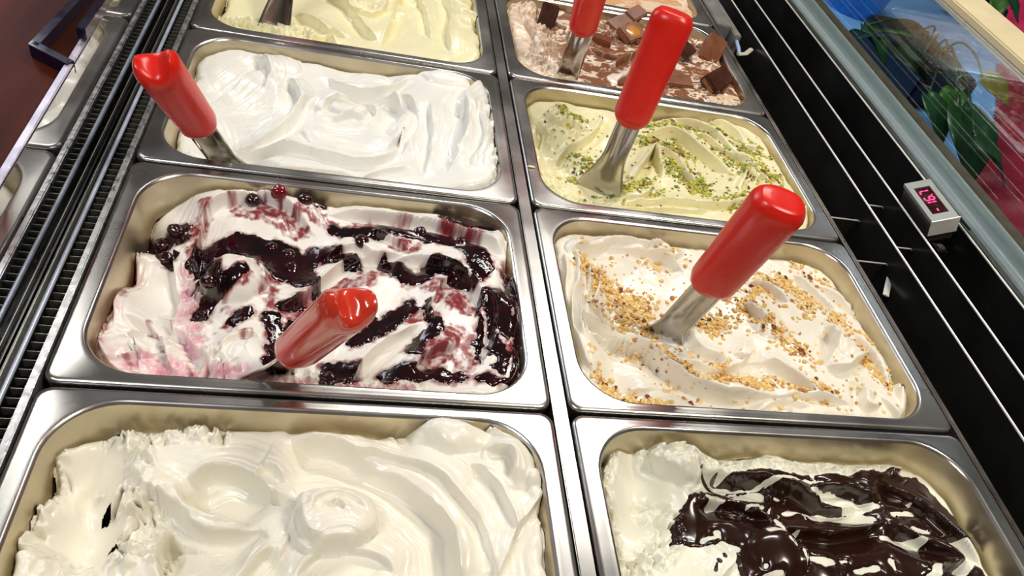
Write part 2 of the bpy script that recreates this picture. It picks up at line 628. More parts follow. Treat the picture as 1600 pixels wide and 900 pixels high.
    def finish(s, edge=10, edrop=14, low=0.7, relief=1.4):
        for r_, k_ in ((24, relief), (5, 1.25)):
            Hb = s.blur(r_)
            s.H = Hb + k_ * (s.H - Hb)
        s.H += low * fbm(s.X / 26, s.Y / 26, s.seed + 71, 3)
        wn = s.wall - 1.0 + 2.5 * fbm(s.X / 22, s.Y / 22, s.seed + 72, 3)
        e = np.clip(wn / edge, 0, 1)
        s.H -= 0.8 * edrop * (1 - np.sqrt(np.clip(1 - (1 - e) ** 2, 0, 1)))
        s.drop = wn < -2.5
        return s

    def verts(s):
        x = s.X + s.D[:, 0]
        y = s.Y + s.D[:, 1]
        # never through the wall of the basin
        k = np.where(s.wall < 8, np.clip(s.wall / 8, 0, 1), 1)
        x = s.X + s.D[:, 0] * k
        y = s.Y + s.D[:, 1] * k
        sc = 1 + 0.0006 * np.minimum(s.H, 0)
        return np.c_[x * sc + s.cx, y * sc + s.cy, s.H]

    def faces(s, keep):
        n = np.arange(s.nx * s.ny).reshape(s.ny, s.nx)
        F = np.stack([n[:-1, :-1], n[:-1, 1:], n[1:, 1:], n[1:, :-1]], -1).reshape(-1, 4)
        return F[keep[F].all(1)]

    def mesh(s, name, mat, parent=None, keep=None, cols=None, V=None, anyk=False):
        keep = np.ones(len(s.X), bool) if keep is None else keep
        F = s.faces(keep)
        used = np.unique(F)
        mp_ = np.full(len(s.X), -1)
        mp_[used] = np.arange(len(used))
        V = s.verts() if V is None else V
        return mesh_np(name, V[used], mp_[F], mat, True, parent, None if cols is None else cols[used])

    def zat(s, x, y):
        i = np.clip(((np.asarray(x) + OX - 2) / (2 * (OX - 2)) * (s.nx - 1)).round().astype(int), 0, s.nx - 1)
        j = np.clip(((np.asarray(y) + OY - 2) / (2 * (OY - 2)) * (s.ny - 1)).round().astype(int), 0, s.ny - 1)
        return s.H.reshape(s.ny, s.nx)[j, i]

    def mask(s, lines, nz=0.35, nscale=9.0, seed=1):
        """Signed sauce field from (u,v,width_px) strokes: >0 inside; in mm."""
        m = np.full(len(s.X), -30.0)
        for ln in lines:
            P = []
            for u, v, w in ln:
                c = s.loc(u, v)
                e = s.loc(u + w / 2.0, v)
                P.append((*c, np.linalg.norm(e - c)))
            P = spline(np.array(P), 3.0) if len(P) > 1 else np.array([P[0], (P[0][0] + 0.1, P[0][1], P[0][2])])
            R = P[:, 2].max() + 25
            r = nearest(s.X, s.Y, P, R)
            if r is None:
                continue
            i, q, D, t, L = r
            ls = np.r_[0, np.cumsum(np.linalg.norm(np.diff(P[:, :2], axis=0), axis=1))]
            wd = np.interp(t, ls, P[:, 2])
            m[i] = np.maximum(m[i], wd - D)
        m += nz * 8 * fbm(s.X / nscale, s.Y / nscale, s.seed + seed, 3)
        return m

    def poly(s, pts):
        P = np.array([s.loc(*p) for p in pts])
        d = np.full(len(s.X), 1e9)
        ins = np.zeros(len(s.X), bool)
        for i in range(len(P)):
            a, b = P[i], P[(i + 1) % len(P)]
            e = b - a
            px, py = s.X - a[0], s.Y - a[1]
            t = np.clip((px * e[0] + py * e[1]) / (e @ e + 1e-9), 0, 1)
            d = np.minimum(d, np.hypot(px - t * e[0], py - t * e[1]))
            c = (a[1] > s.Y) != (b[1] > s.Y)
            xx = (b[0] - a[0]) * (s.Y - a[1]) / (b[1] - a[1] + 1e-12) + a[0]
            ins ^= c & (s.X < xx)
        return np.where(ins, d, -d)


def sauce(f, m, name, mat, parent, thick=1.6, fill=0.5, blur=5):
    """A layer lying on the field where m > 0, its edge dipping under the surface."""
    Hb = f.blur(blur)
    off = thick * np.clip(m / 2.2, -1, 1)
    off = np.where(off > 0, thick * np.sqrt(np.clip(m / 4.0, 0, 1)), off)
    z = f.H + np.maximum(Hb - f.H, -0.4) * fill * sstep(0, 3, m) + off
    V = f.verts()
    V[:, 2] = z
    keep = (m > -2.2) & ~f.drop
    return f.mesh(name, mat, parent, keep, V=V)


def mixc(a, b, t):
    return np.asarray(a) * (1 - t[:, None]) + np.asarray(b) * t[:, None]


# ---- plain cream white, nearest left
G = {}
f = Field(CXL, ROWY[4], 0.85, 11)
f.base([(60, 700, -9), (40, 780, -12), (20, 860, -14), (95, 690, -12), (150, 680, -26), (150, 770, -56), (120, 860, -52), (100, 770, -40), (190, 690, -20), (215, 740, -14), (300, 700, -16), (430, 690, -17), (331, 775, -24),
        (600, 690, -17), (705, 690, -4), (810, 740, -2), (850, 800, -2), (600, 780, -14), (520, 820, -12), (740, 860, -8), (300, 880, -22), (450, 880, -16), (660, 890, -12), (215, 850, -26), (850, 890, -4), (20, 960, -15), (400, 990, -15), (800, 990, -10)])
f.swirl_fill(8, 3, w=(20, 34), d=(1, 2.5), lip=(0.6, 1.6))
f.stroke([(445, 674), (533, 688), (592, 720), (640, 748), (683, 787), (713, 840), (722, 920)], 52, 11, 6, rout=13, over=2.2, fin=0.12, fout=0.05)
f.stroke([(520, 690), (590, 702), (665, 732), (730, 790), (765, 850), (778, 920)], 22, 3, 3, fout=0.05)
f.stroke([(213, 748), (240, 756), (277, 779), (313, 812), (356, 822), (409, 812), (432, 842)], 40, 10, 6, rout=9, over=2.5)
f.stroke([(415, 806), (356, 812), (310, 796), (276, 768), (268, 745)], 42, 10, 2, rout=8)
f.stroke([(280, 735), (320, 724), (362, 722), (405, 738), (432, 768), (462, 780), (480, 770)], 36, 8, 5, rout=10, over=2)
f.stroke([(408, 718), (430, 724), (452, 745)], 12, 4, 4)
f.stroke([(470, 770), (455, 785), (425, 782), (412, 765)], 10, 3, 3)
f.stroke([(350, 920), (385, 872), (428, 842)], 40, 5, 3)
f.stroke([(245, 920), (232, 860), (240, 815), (262, 792)], 42, 9, 4, over=1.5)
f.blob(707, 668, 34, 10, 0.8).blob(805, 728, 26, 8).blob(848, 775, 15, 6).blob(858, 835, 14, 4)
f.stroke([(690, 655), (720, 650), (760, 672), (790, 705)], 22, 3, 3)
f.stroke([(752, 712), (788, 722), (800, 745), (798, 772)], 20, 5, 4)
f.stroke([(775, 920), (792, 850), (835, 790), (850, 770)], 26, 4, 3)
f.stroke([(726, 730), (756, 745), (790, 790), (805, 850)], 24, 3, 3)
f.stroke([(455, 905), (480, 868), (530, 850), (600, 868), (625, 905)], 26, 2, 3)
f.blob(524, 812, 30, 13, 0.75, 10, 3.2, 1.6)
f.stroke([(478, 822), (490, 792), (525, 778), (560, 790), (578, 815)], 18, 2, 2, rout=5)
f.stroke([(505, 805), (525, 796), (540, 806), (532, 818)], 7, 3, 2, rout=4)
f.stroke([(470, 800), (478, 835), (500, 848)], 8, 4, 3, rout=4)
f.rough([(178, 662), (205, 680), (213, 697), (206, 740), (190, 772), (230, 772)], 14, 4.5, 9)
f.rough([(235, 672), (290, 668), (340, 672)], 11, 3.2, 8)
f.rough([(185, 850), (205, 825), (240, 840)], 16, 4.5, 9)
f.rough([(30, 800), (40, 850), (90, 865), (110, 895)], 16, 3.5, 10)
f.rough([(60, 715), (80, 690), (70, 740), (45, 790)], 9, 3.0, 8)
hole = f.mask([[(148, 775, 20), (158, 762, 20)]], 0.30, 7)
hole = np.maximum(hole, f.mask([[(128, 782, 3)], [(165, 832, 9), (158, 838, 5)]], 0.12, 4))
f.finish(10, 13, relief=1.6)
t_ = f.mesh('gelato', gelato_mat('cream_white_gelato', (0.89, 0.86, 0.755)), keep=~f.drop & (hole < 0))
tag(t_, 'plain cream white gelato with a dark hole and smooth folds, nearest left pan', 'gelato', 'gelato heaps in the pans')
G['L4'] = f

# ---- snow white, left third row
f = Field(CXL, ROWY[2], 1.0, 23)
f.base([(300, 140, -14), (270, 200, -26), (300, 240, -30), (370, 110, -8), (430, 100, -10), (560, 130, -15), (700, 125, -3), (760, 150, 4), (775, 220, 8), (770, 280, 2), (400, 180, -18), (580, 190, -16), (480, 230, -12), (640, 230, -10), (340, 235, -28), (640, 270, -8), (450, 120, -12)])
f.swirl_fill(10, 8, d=(1, 2.5), lip=(0.6, 1.8))
f.stroke([(420, 95), (405, 108), (371, 142), (325, 160)], 40, 5, 4, over=1.5)
f.stroke([(392, 90), (415, 100), (425, 118), (412, 140)], 25, 5, 4)
f.stroke([(445, 122), (462, 132), (469, 155), (452, 182)], 26, 7, 4)
f.stroke([(355, 222), (407, 210), (452, 182), (474, 156), (500, 150)], 32, 6, 4)
f.stroke([(495, 156), (549, 140), (608, 147), (636, 171), (625, 200), (612, 222)], 44, 10, 5, over=2)
f.stroke([(350, 214), (442, 226), (513, 242), (570, 256), (609, 246), (630, 218)], 26, 6, 5, over=2)
f.stroke([(630, 220), (609, 243), (570, 251), (513, 237), (442, 222)], 30, 5, 1)
f.stroke([(622, 150), (655, 176), (652, 213), (628, 249)], 22, 5, 4)
f.stroke([(722, 160), (731, 190), (727, 225), (700, 285)], 36, 7, 4, over=1.6)
f.stroke([(760, 138), (730, 165), (721, 195)], 26, 5, 4)
f.stroke([(672, 165), (678, 227), (663, 285)], 24, 3.5, 3)
f.stroke([(510, 116), (535, 135), (600, 139), (645, 124)], 20, 4, 3)
f.stroke([(745, 190), (757, 215), (750, 250), (730, 285)], 18, 4, 3)
f.stroke([(560, 285), (600, 270), (640, 262)], 18, 3, 2.5)
f.stroke([(300, 175), (330, 180), (345, 205), (340, 225)], 22, 5, 3)
f.stroke([(420, 260), (500, 268), (560, 276)], 16, 3, 2.5)
f.blob(582, 122, 22, 4, 0.6).blob(695, 128, 34, 6, 0.7).blob(440, 105, 22, 5).blob(772, 185, 12, 5).blob(776, 215, 10, 4)
f.blob(545, 167, 22, 6, 0.7, 0, 3, 1.4)
f.stroke([(500, 178), (508, 155), (549, 146), (583, 160), (590, 178), (560, 190)], 13, 4, 3.5, rout=5)
f.stroke([(515, 185), (545, 176), (575, 180)], 9, 2.5, 2.5, rout=4)
f.stroke([(600, 235), (615, 222), (632, 205), (625, 235)], 9, 4, 3.5, rout=4)
f.rough([(285, 225), (310, 245), (350, 250)], 14, 4, 8)
f.rough([(770, 250), (775, 280), (772, 300)], 8, 2.5, 7)
f.finish(9, 11, relief=1.55)
t_ = f.mesh('gelato', gelato_mat('snow_white_gelato', (0.89, 0.885, 0.84)), keep=~f.drop)
tag(t_, 'snow white gelato whipped into waves, in the pan beyond the cherry one', 'gelato', 'gelato heaps in the pans')
G['L2'] = f

# ---- pale yellow cream, left far row
f = Field(CXL, ROWY[1], 1.15, 31)
f.base([(330, 20, -20), (360, 30, -26), (440, 20, -16), (500, 40, -12), (600, 10, -6), (640, 40, -10), (720, 30, -4), (745, 60, 2), (690, 90, -6), (600, 70, -10), (500, 60, -14), (600, -30, -8), (400, -30, -14)])
f.swirl_fill(9, 18)
f.stroke([(455, 18), (490, 30), (515, 52), (530, 72)], 30, 6, 4)
f.stroke([(500, -20), (538, 5), (566, 40), (594, 72)], 30, 7, 4)
f.stroke([(594, 74), (604, 45), (620, 5), (640, -20)], 40, 6, 4)
f.stroke([(690, -10), (706, 22), (702, 55), (706, 95)], 26, 6, 4)
f.stroke([(650, -10), (668, 30), (676, 70)], 22, 4, 3)
f.stroke([(480, 60), (520, 50), (545, 62)], 14, 3, 3)
f.blob(585, 12, 26, 8, 0.7).blob(735, 40, 20, 6).blob(640, -5, 22, 6)
f.stroke([(540, 10), (560, 25), (590, 28), (605, 12)], 12, 4, 3.5, rout=5)
f.stroke([(720, 20), (745, 40), (752, 70)], 16, 4, 3)
f.rough([(340, 25), (380, 20), (420, 45), (480, 50)], 18, 4, 9)
f.finish(9, 11)
t_ = f.mesh('gelato', gelato_mat('yellow_cream_gelato', (0.90, 0.85, 0.56)), keep=~f.drop)
tag(t_, 'pale yellow cream gelato in soft folds, farthest pan of the left column', 'gelato', 'gelato heaps in the pans')
G['L1'] = f

# ---- cherry rippled, left second row
f = Field(CXL, ROWY[3], 0.85, 41)
f.base([(225, 330, -30), (180, 380, -20), (160, 440, -18), (150, 480, -15), (125, 540, -12), (232, 390, -54), (220, 450, -46), (265, 470, -44), (330, 310, -10), (440, 305, -8), (600, 335, -12), (700, 345, -10), (790, 400, 2), (808, 480, 6), (810, 580, 0),
        (360, 430, -10), (310, 400, -26), (430, 390, -24), (470, 410, -24), (540, 400, -16), (600, 460, -16), (700, 470, -8), (680, 560, -10), (560, 550, -18), (380, 550, -12), (300, 560, -26), (220, 560, -26), (440, 560, -22), (600, 600, -16), (760, 530, -10), (270, 345, -28), (270, 520, -34)], 24)
f.stroke([(294, 420), (298, 370), (318, 325), (350, 307), (404, 303), (460, 324), (500, 364)], 34, 8, 5, over=2, rout=14, fin=0.1)
f.blob(368, 432, 27, 15, 1.0, 0, 2.6, 1.3)
f.stroke([(340, 470), (345, 425), (372, 402), (405, 410), (418, 450)], 16, 3, 3)
f.blob(376, 552, 28, 7, 0.8)
f.stroke([(335, 600), (338, 560), (350, 530), (395, 515), (415, 530)], 26, 4, 4)
f.stroke([(425, 478), (465, 455), (500, 428), (545, 398), (600, 392), (640, 395)], 34, 9, 6, over=2.4)
f.stroke([(500, 332), (560, 330), (620, 338), (690, 352), (750, 380), (796, 415), (806, 470)], 22, 8, 5, over=1.8)
f.stroke([(615, 398), (665, 404), (712, 425), (742, 455), (752, 492), (738, 515)], 28, 7, 5, over=1.6)
f.stroke([(545, 596), (566, 556), (600, 528), (640, 512), (662, 505)], 34, 7, 5)
f.stroke([(640, 580), (660, 556), (690, 540), (718, 548)], 26, 6, 4)
f.stroke([(655, 500), (672, 470), (690, 440), (720, 428)], 24, 5, 4)
f.stroke([(760, 470), (775, 505), (772, 545), (752, 580)], 18, 5, 4)
f.stroke([(782, 380), (803, 420), (792, 455), (808, 500)], 16, 5, 4)
f.stroke([(580, 360), (615, 372), (640, 390)], 14, 4, 4)
f.stroke([(500, 400), (530, 385), (560, 380), (590, 395)], 16, 5, 4)
f.stroke([(208, 365), (200, 400), (182, 450), (172, 510)], 13, 3, 2, streak=0.9, smooth=0.3)
f.stroke([(168, 395), (150, 450), (138, 510), (150, 560)], 12, 3, 2, streak=0.9, smooth=0.3)
f.stroke([(270, 350), (268, 400), (275, 440), (262, 480)], 14, 6, 4)
f.stroke([(185, 478), (222, 482), (248, 505), (262, 545), (280, 580)], 20, 6, 5, over=2.5)
f.stroke([(150, 520), (175, 560), (220, 580), (290, 596)], 16, 5, 4, over=2)
f.stroke([(195, 500), (212, 530), (215, 565)], 9, 4, 4)
f.stroke([(250, 480), (285, 500), (310, 540), (335, 580)], 18, 6, 5)
f.stroke([(235, 470), (262, 480), (275, 500)], 10, 5, 5)
f.stroke([(300, 590), (318, 560), (325, 530)], 14, 5, 4)
f.rough([(200, 350), (160, 420), (140, 480), (130, 560)], 15, 3.4, 8)
f.rough([(180, 540), (215, 520), (270, 545), (330, 575)], 24, 3.4, 11)
f.rough([(150, 585), (180, 590), (300, 598), (420, 600), (560, 602), (650, 608)], 10, 3.4, 7)
f.rough([(290, 400), (300, 460), (310, 520)], 10, 3.5, 8)
f.rough([(430, 585), (460, 578), (490, 590)], 14, 4.0, 9)
f.finish(8, 10, relief=1.12)
white, pink, crim = (0.90, 0.87, 0.82), (0.80, 0.42, 0.50), (0.24, 0.004, 0.014)
pk = f.mask([[(205, 350, 30), (160, 440, 40), (140, 540, 50)], [(170, 560, 80), (260, 570, 70), (330, 585, 50), (440, 595, 30), (640, 606, 14)], [(285, 400, 20), (290, 470, 30), (300, 530, 40)]], 0.5, 14)
cols = mixc(white, pink, 0.9 * sstep(-5, 5, pk) * (0.72 + 0.45 * fbm(f.X / 9, f.Y / 9, 5, 3)).clip(0, 1))
cr = f.mask([[(364, 316, 18), (388, 328, 24), (420, 326, 44), (468, 352, 22)], [(335, 395, 7), (360, 388, 8), (388, 392, 8), (408, 410, 7)], [(375, 446, 16), (352, 462, 12)], [(356, 494, 22)], [(380, 518, 7)],
             [(455, 478, 30), (488, 460, 30), (525, 441, 24), (563, 432, 24), (585, 430, 12)], [(600, 420, 10), (570, 415, 14)], [(615, 383, 18), (648, 386, 14)], [(692, 350, 14), (730, 366, 12), (752, 380, 8)],
             [(677, 452, 26), (707, 460, 40), (722, 482, 36)], [(669, 492, 18), (640, 500, 14)], [(677, 556, 38), (714, 526, 40), (724, 573, 26)], [(786, 415, 7), (783, 436, 8), (801, 458, 6)], [(792, 547, 16), (800, 570, 10)],
             [(480, 330, 14), (520, 345, 10)], [(530, 392, 12), (500, 400, 12)], [(305, 390, 12), (300, 350, 10), (322, 318, 8)], [(424, 430, 8), (418, 470, 10), (424, 520, 10)], [(560, 345, 8), (600, 345, 6), (640, 345, 8)]], 0.5, 8, 6) + 3.5
cs = fbm(f.X / 4.0, f.Y / 6.0, 77, 4)
ck = (sstep(-1.0, 3, cr) * (0.80 + 0.55 * cs)).clip(0, 0.97)
pst = f.mask([[(205, 340, 9), (196, 400, 8), (190, 450, 6)], [(155, 470, 6), (150, 520, 7), (158, 570, 5)], [(225, 480, 5), (245, 515, 6), (262, 550, 5)], [(190, 545, 5), (220, 575, 6), (270, 588, 6)], [(150, 430, 6), (140, 470, 6), (132, 520, 4)], [(172, 420, 3), (166, 500, 3)], [(262, 480, 6), (280, 510, 5)], [(285, 560, 5), (300, 590, 4)], [(330, 500, 6), (340, 545, 5)],
              [(160, 595, 4), (300, 600, 5), (420, 603, 5), (560, 604, 4), (640, 606, 4)], [(255, 530, 5), (262, 560, 4)], [(440, 585, 8), (480, 590, 6)]], 0.5, 6, 16)
ck = np.maximum(ck, 0.75 * sstep(-0.5, 2.5, pst) * (0.6 + 0.5 * cs).clip(0, 1))
cols = cols * (1 - ck[:, None]) + np.array(crim) * ck[:, None]
dk = f.mask([[(306, 396, 24), (320, 372, 24), (356, 366, 30), (400, 374, 44), (440, 388, 58), (458, 412, 54), (482, 432, 26)], [(316, 428, 22), (330, 446, 26), (304, 476, 14)], [(328, 456, 16), (352, 452, 14), (378, 442, 7)],
             [(424, 488, 14), (432, 516, 18), (432, 548, 18), (424, 568, 8)], [(214, 336, 26), (216, 352, 18)], [(246, 342, 18), (272, 338, 18), (280, 350, 12)], [(252, 372, 14), (262, 380, 8)],
             [(465, 398, 44)], [(488, 388, 24), (525, 392, 15), (560, 400, 8)], [(522, 352, 10), (560, 361, 18), (601, 358, 18), (646, 364, 22), (684, 371, 24), (714, 381, 26), (737, 400, 26), (748, 430, 28), (745, 450, 14)],
             [(692, 339, 14), (722, 347, 18), (764, 362, 10)], [(609, 405, 16), (631, 422, 24), (654, 437, 18), (677, 417, 20), (702, 424, 14), (730, 449, 8)], [(578, 500, 26), (556, 522, 24), (606, 502, 22), (640, 478, 16)],
             [(765, 478, 24), (772, 517, 38), (768, 554, 44), (784, 588, 34), (760, 602, 14)], [(518, 581, 34), (546, 577, 26)], [(606, 587, 18), (641, 580, 18), (715, 594, 8)], [(646, 547, 9), (662, 528, 10), (680, 516, 12), (668, 480, 6)],
             [(790, 440, 5), (800, 480, 7), (806, 540, 8), (808, 580, 8)], [(396, 290, 20), (430, 292, 16), (476, 308, 18), (498, 318, 10)], [(362, 496, 9), (384, 480, 7)], [(460, 500, 16), (446, 520, 14)], [(440, 470, 6), (470, 462, 5)]], 0.36, 8, 3) + 3.6
wl = f.mask([[(708, 520, 3), (735, 545, 5), (745, 580, 3)], [(752, 490, 4), (762, 530, 6), (756, 575, 5), (785, 602, 3), (795, 560, 3), (778, 530, 3)], [(752, 582, 18), (770, 572, 8)], [(640, 362, 3), (668, 376, 3)], [(700, 378, 5), (722, 392, 3), (735, 380, 3)]], 0.25, 6, 9)
dk = np.minimum(dk, -wl * 1.2)
fr = sstep(-4.5, -0.3, dk) * (0.55 + 0.7 * fbm(f.X / 7, f.Y / 7, 66, 3)).clip(0, 1)
cols = cols * (1 - 0.9 * fr[:, None]) + np.array(crim) * 0.9 * fr[:, None]
CHG = tag(f.mesh('gelato', gelato_mat('cherry_gelato', sss=0.25), keep=~f.drop, cols=cols), 'white gelato streaked with black and crimson cherry sauce, second from front in left column', 'gelato', 'gelato heaps in the pans')
SAU = bpy.data.materials.new('cherry_sauce')
SAU.use_nodes = True
b = SAU.node_tree.nodes['Principled BSDF']
n0 = noise(SAU.node_tree, 60, 3)
r0 = ramp(SAU.node_tree, n0.outputs[0], [(0.35, (0.004, 0.001, 0.002)), (0.75, (0.030, 0.002, 0.006))])
SAU.node_tree.links.new(r0.outputs[0], b.inputs['Base Color'])
b.inputs['Roughness'].default_value = 0.10
b.inputs['Coat Weight'].default_value = 0.25
n1 = noise(SAU.node_tree, 130, 3)
bump(SAU.node_tree, b, n1.outputs[0], 0.0014, 0.5)
sauce(f, dk, 'cherry_sauce', SAU, CHG, 1.5, 0.8, 4)['label'] = 'glossy near-black cherry sauce'
G['L3'] = f
CHERRY = simple('dark_cherry', (0.022, 0.002, 0.004), 0.10, 0, 80, 0.5, coat=0.7, bumpd=0.0012)
CHERRY_R = simple('crimson_cherry', (0.17, 0.004, 0.012), 0.12, 0, 80, 0.5, coat=0.7, bumpd=0.0012)


def lump_mesh(name, rx, ry, rz, mat, seed, amp=0.12, dent=True, sub=3):
    bm = bmesh.new()
    bmesh.ops.create_icosphere(bm, subdivisions=sub, radius=1)
    V = np.array([v.co[:] for v in bm.verts])
    n = fbm(V[:, 0] * 1.6 + V[:, 2] + 9 * seed, V[:, 1] * 1.6 - V[:, 2] * 0.7 + seed, seed, 2)
    r = 1 + amp * n
    if dent:
        r -= 0.28 * np.exp(-((V[:, 0] - 0.3) ** 2 + V[:, 1] ** 2) / 0.08) * (V[:, 2] > 0)
    for v, k in zip(bm.verts, r):
        v.co = Vector((v.co.x * rx * k, v.co.y * ry * k, v.co.z * rz * k)) * MM
    me = bpy.data.meshes.new(name)
    bm.to_mesh(me)
    bm.free()
    me.polygons.foreach_set('use_smooth', np.ones(len(me.polygons), bool))
    me.materials.append(mat)
    return me


cm = [lump_mesh('cherry', 7.5, 6.8, 6.2, CHERRY, 3), lump_mesh('cherry', 8, 7, 6.5, CHERRY, 5), lump_mesh('cherry', 8, 7.5, 7, CHERRY_R, 8)]
for u, v, k, lift, lab in ((396, 288, 1, 6, 'black glossy cherry on the far rim of the cherry gelato'), (437, 290, 2, 6, 'crimson cherry beside the black one at the far wall'), (478, 307, 0, 2, 'dark cherry half sunk right of the crimson cherry'),
                           (216, 338, 0, 2, 'dark cherry against the left wall of the cherry pan'), (250, 346, 1, 2, 'dark cherry right of the one at the left wall'), (272, 340, 0, 3, 'dark cherry at the right end of the top left clump'), (254, 372, 1, 2, 'dark cherry hanging at the edge of the white scooped hollow'),
                           (424, 374, 0, 0, 'cherry in the big black pool, farthest to its left'), (456, 408, 1, 0, 'cherry in the big black pool, nearest the front'), (452, 384, 0, 0, 'cherry in the big black pool, topmost at its right'), (328, 448, 0, 1, 'cherry in the sauce left of the white ball of gelato'), (656, 366, 1, 0, 'cherry at the middle of the black streak along the far side'), (722, 386, 0, 1, 'cherry at the right end of the black streak along the far side'), (565, 382, 0, 0, 'cherry at the left start of the far black streak'), (518, 586, 1, 0, 'cherry in the sauce by the front rim, right of the glossy red handle')):
    p = f.loc(u, v, -14)
    if lift >= 6:
        p = f.loc(u, v + 4, 0)
    p[1] = min(p[1], 104.0)
    z = float(f.zat(p[0], p[1])) + lift - 2.0
    o = bpy.data.objects.new('cherry', cm[k])
    COL.objects.link(o)
    o.location = Vector((p[0] + CXL, p[1] + ROWY[3], z)) * MM
    o.rotation_euler = (random.uniform(-.5, .5), random.uniform(-.5, .5), random.uniform(0, 6))
    tag(o, lab or 'dark cherry half sunk in the black sauce', 'cherry', 'cherries in the sauce')

# ---- chopped hazelnut, right second row
f = Field(CXR, ROWY[3], 0.85, 53)
f.base([(880, 400, -6), (900, 480, -8), (915, 560, -10), (960, 385, -14), (1050, 395, -16), (1010, 430, -20), (1000, 470, -22), (960, 505, -34), (1030, 520, -34), (990, 560, -12), (960, 610, -26), (1090, 600, -10), (1100, 500, -18), (1150, 430, -16), (1200, 470, -10), (1200, 410, -18), (1300, 450, -18),
        (1290, 520, -4), (1300, 570, -2), (1370, 540, -10), (1405, 600, -8), (1400, 650, -8), (1200, 580, -8), (1150, 630, -10), (1280, 630, -8), (1110, 560, -16), (1250, 500, -10)])
f.swirl_fill(10, 5)
f.stroke([(890, 388), (905, 425), (893, 480), (905, 540), (935, 600)], 14, 4, 4, streak=0.8)
f.stroke([(915, 408), (924, 445), (908, 485), (912, 540)], 12, 4, 3.5, streak=0.8)
f.stroke([(878, 400), (884, 440), (880, 490)], 10, 4, 3)
f.stroke([(930, 400), (940, 440), (918, 480)], 11, 3, 3)
f.stroke([(880, 402), (945, 380), (1010, 384), (1060, 405), (1078, 425)], 32, 6, 5, over=1.6)
f.stroke([(930, 378), (985, 372), (1045, 385)], 12, 3, 3)
f.stroke([(905, 494), (945, 506), (990, 514), (1045, 512)], 22, 14, 2, rout=5)
f.stroke([(912, 520), (965, 528), (1020, 548), (1075, 590), (1145, 622), (1200, 622)], 46, 12, 6, over=2.2, rout=16)
f.stroke([(1165, 472), (1184, 490), (1192, 512)], 16, 6, 4)
f.stroke([(1165, 445), (1185, 438), (1212, 455), (1235, 478)], 22, 4, 3)
f.stroke([(1278, 515), (1298, 528), (1296, 560), (1278, 584)], 24, 8, 5, over=2)
f.blob(1318, 560, 20, 6)
f.stroke([(1278, 582), (1310, 584), (1345, 560), (1348, 540)], 16, 4, 4)
f.stroke([(1135, 548), (1200, 566), (1245, 595), (1285, 628)], 32, 7, 4)
f.stroke([(1110, 612), (1200, 622), (1260, 618), (1330, 640)], 16, 5, 4)
f.stroke([(1180, 640), (1230, 625), (1270, 640)], 14, 4, 3)
f.stroke([(1270, 430), (1330, 470), (1380, 530), (1405, 590), (1408, 650)], 22, 5, 4)
f.stroke([(1330, 520), (1370, 560), (1395, 610)], 14, 4, 3)
f.stroke([(1345, 610), (1350, 640), (1375, 640)], 18, 5, 4)
f.stroke([(1240, 420), (1280, 450), (1310, 490)], 24, 4, 3)
f.stroke([(1060, 560), (1110, 575), (1160, 560), (1175, 525)], 26, 7, 3)
f.stroke([(1085, 500), (1100, 540), (1140, 555)], 26, 6, 3)
f.blob(1200, 510, 20, 5).blob(900, 395, 14, 5).blob(1030, 385, 14, 4, 0.6)
f.rough([(915, 510), (950, 522), (1000, 530), (1050, 540)], 10, 2.6, 7)
f.rough([(960, 530), (1030, 545), (1070, 530)], 14, 2.2, 7)
f.finish(9, 11)
t_ = f.mesh('gelato', gelato_mat('ivory_gelato', (0.90, 0.85, 0.74)), keep=~f.drop)
tag(t_, 'ivory white gelato under golden chopped hazelnuts, in the right column', 'gelato', 'gelato heaps in the pans')
G['R3'] = f

# ---- pistachio, right third row
f = Field(CXR, ROWY[2], 1.0, 61)
f.base([(835, 200, -8), (880, 190, -10), (930, 190, -14), (850, 235, -34), (870, 265, -30), (920, 250, -20), (940, 300, -26), (1000, 200, -16), (1060, 190, -12), (1140, 215, -8), (1200, 270, -6), (1250, 310, -4), (1260, 345, -6), (1100, 260, -12), (1020, 250, -12), (1000, 310, -12), (1120, 320, -10), (1200, 330, -8), (880, 290, -22)])
f.swirl_fill(9, 6)
f.blob(872, 182, 18, 9, 1.0).blob(905, 190, 15, 4)
f.stroke([(885, 225), (915, 212), (934, 196), (942, 178)], 18, 5, 4, over=1.6)
f.stroke([(838, 185), (850, 200), (846, 225)], 12, 5, 4)
f.stroke([(870, 240), (880, 222), (900, 215)], 16, 5, 3)
f.stroke([(995, 192), (1035, 172), (1090, 180), (1140, 205), (1172, 238)], 24, 5, 4)
f.stroke([(1005, 206), (1055, 205), (1100, 240), (1150, 278)], 28, 6, 5, over=1.6)
f.stroke([(1040, 180), (1100, 200), (1150, 245), (1200, 290)], 20, 4, 4)
f.stroke([(982, 280), (1008, 250), (1022, 224), (1032, 250), (1036, 285)], 18, 8, 6, over=2)
f.stroke([(1030, 232), (1060, 250), (1090, 290)], 20, 5, 3)
f.stroke([(968, 308), (1005, 305), (1022, 278)], 22, 5, 4)
f.stroke([(955, 312), (1050, 314), (1110, 322), (1190, 312)], 14, 5, 4)
f.stroke([(960, 322), (1040, 326), (1120, 334)], 10, 3, 3)
f.stroke([(1150, 305), (1166, 268), (1178, 285), (1192, 322)], 12, 5, 4, streak=0.8)
f.stroke([(1165, 330), (1180, 285), (1205, 290)], 12, 4, 3, streak=0.8)
f.stroke([(1235, 282), (1254, 312), (1252, 345)], 18, 5, 4)
f.stroke([(1090, 205), (1140, 240), (1180, 262)], 16, 4, 3)
f.blob(1055, 262, 16, 5)
f.rough([(845, 200), (870, 185), (900, 205)], 14, 2.6, 8)
f.rough([(860, 290), (890, 300), (950, 316)], 12, 3, 7)
f.rough([(840, 250), (870, 280), (880, 240)], 12, 2, 8)
f.finish(9, 11)
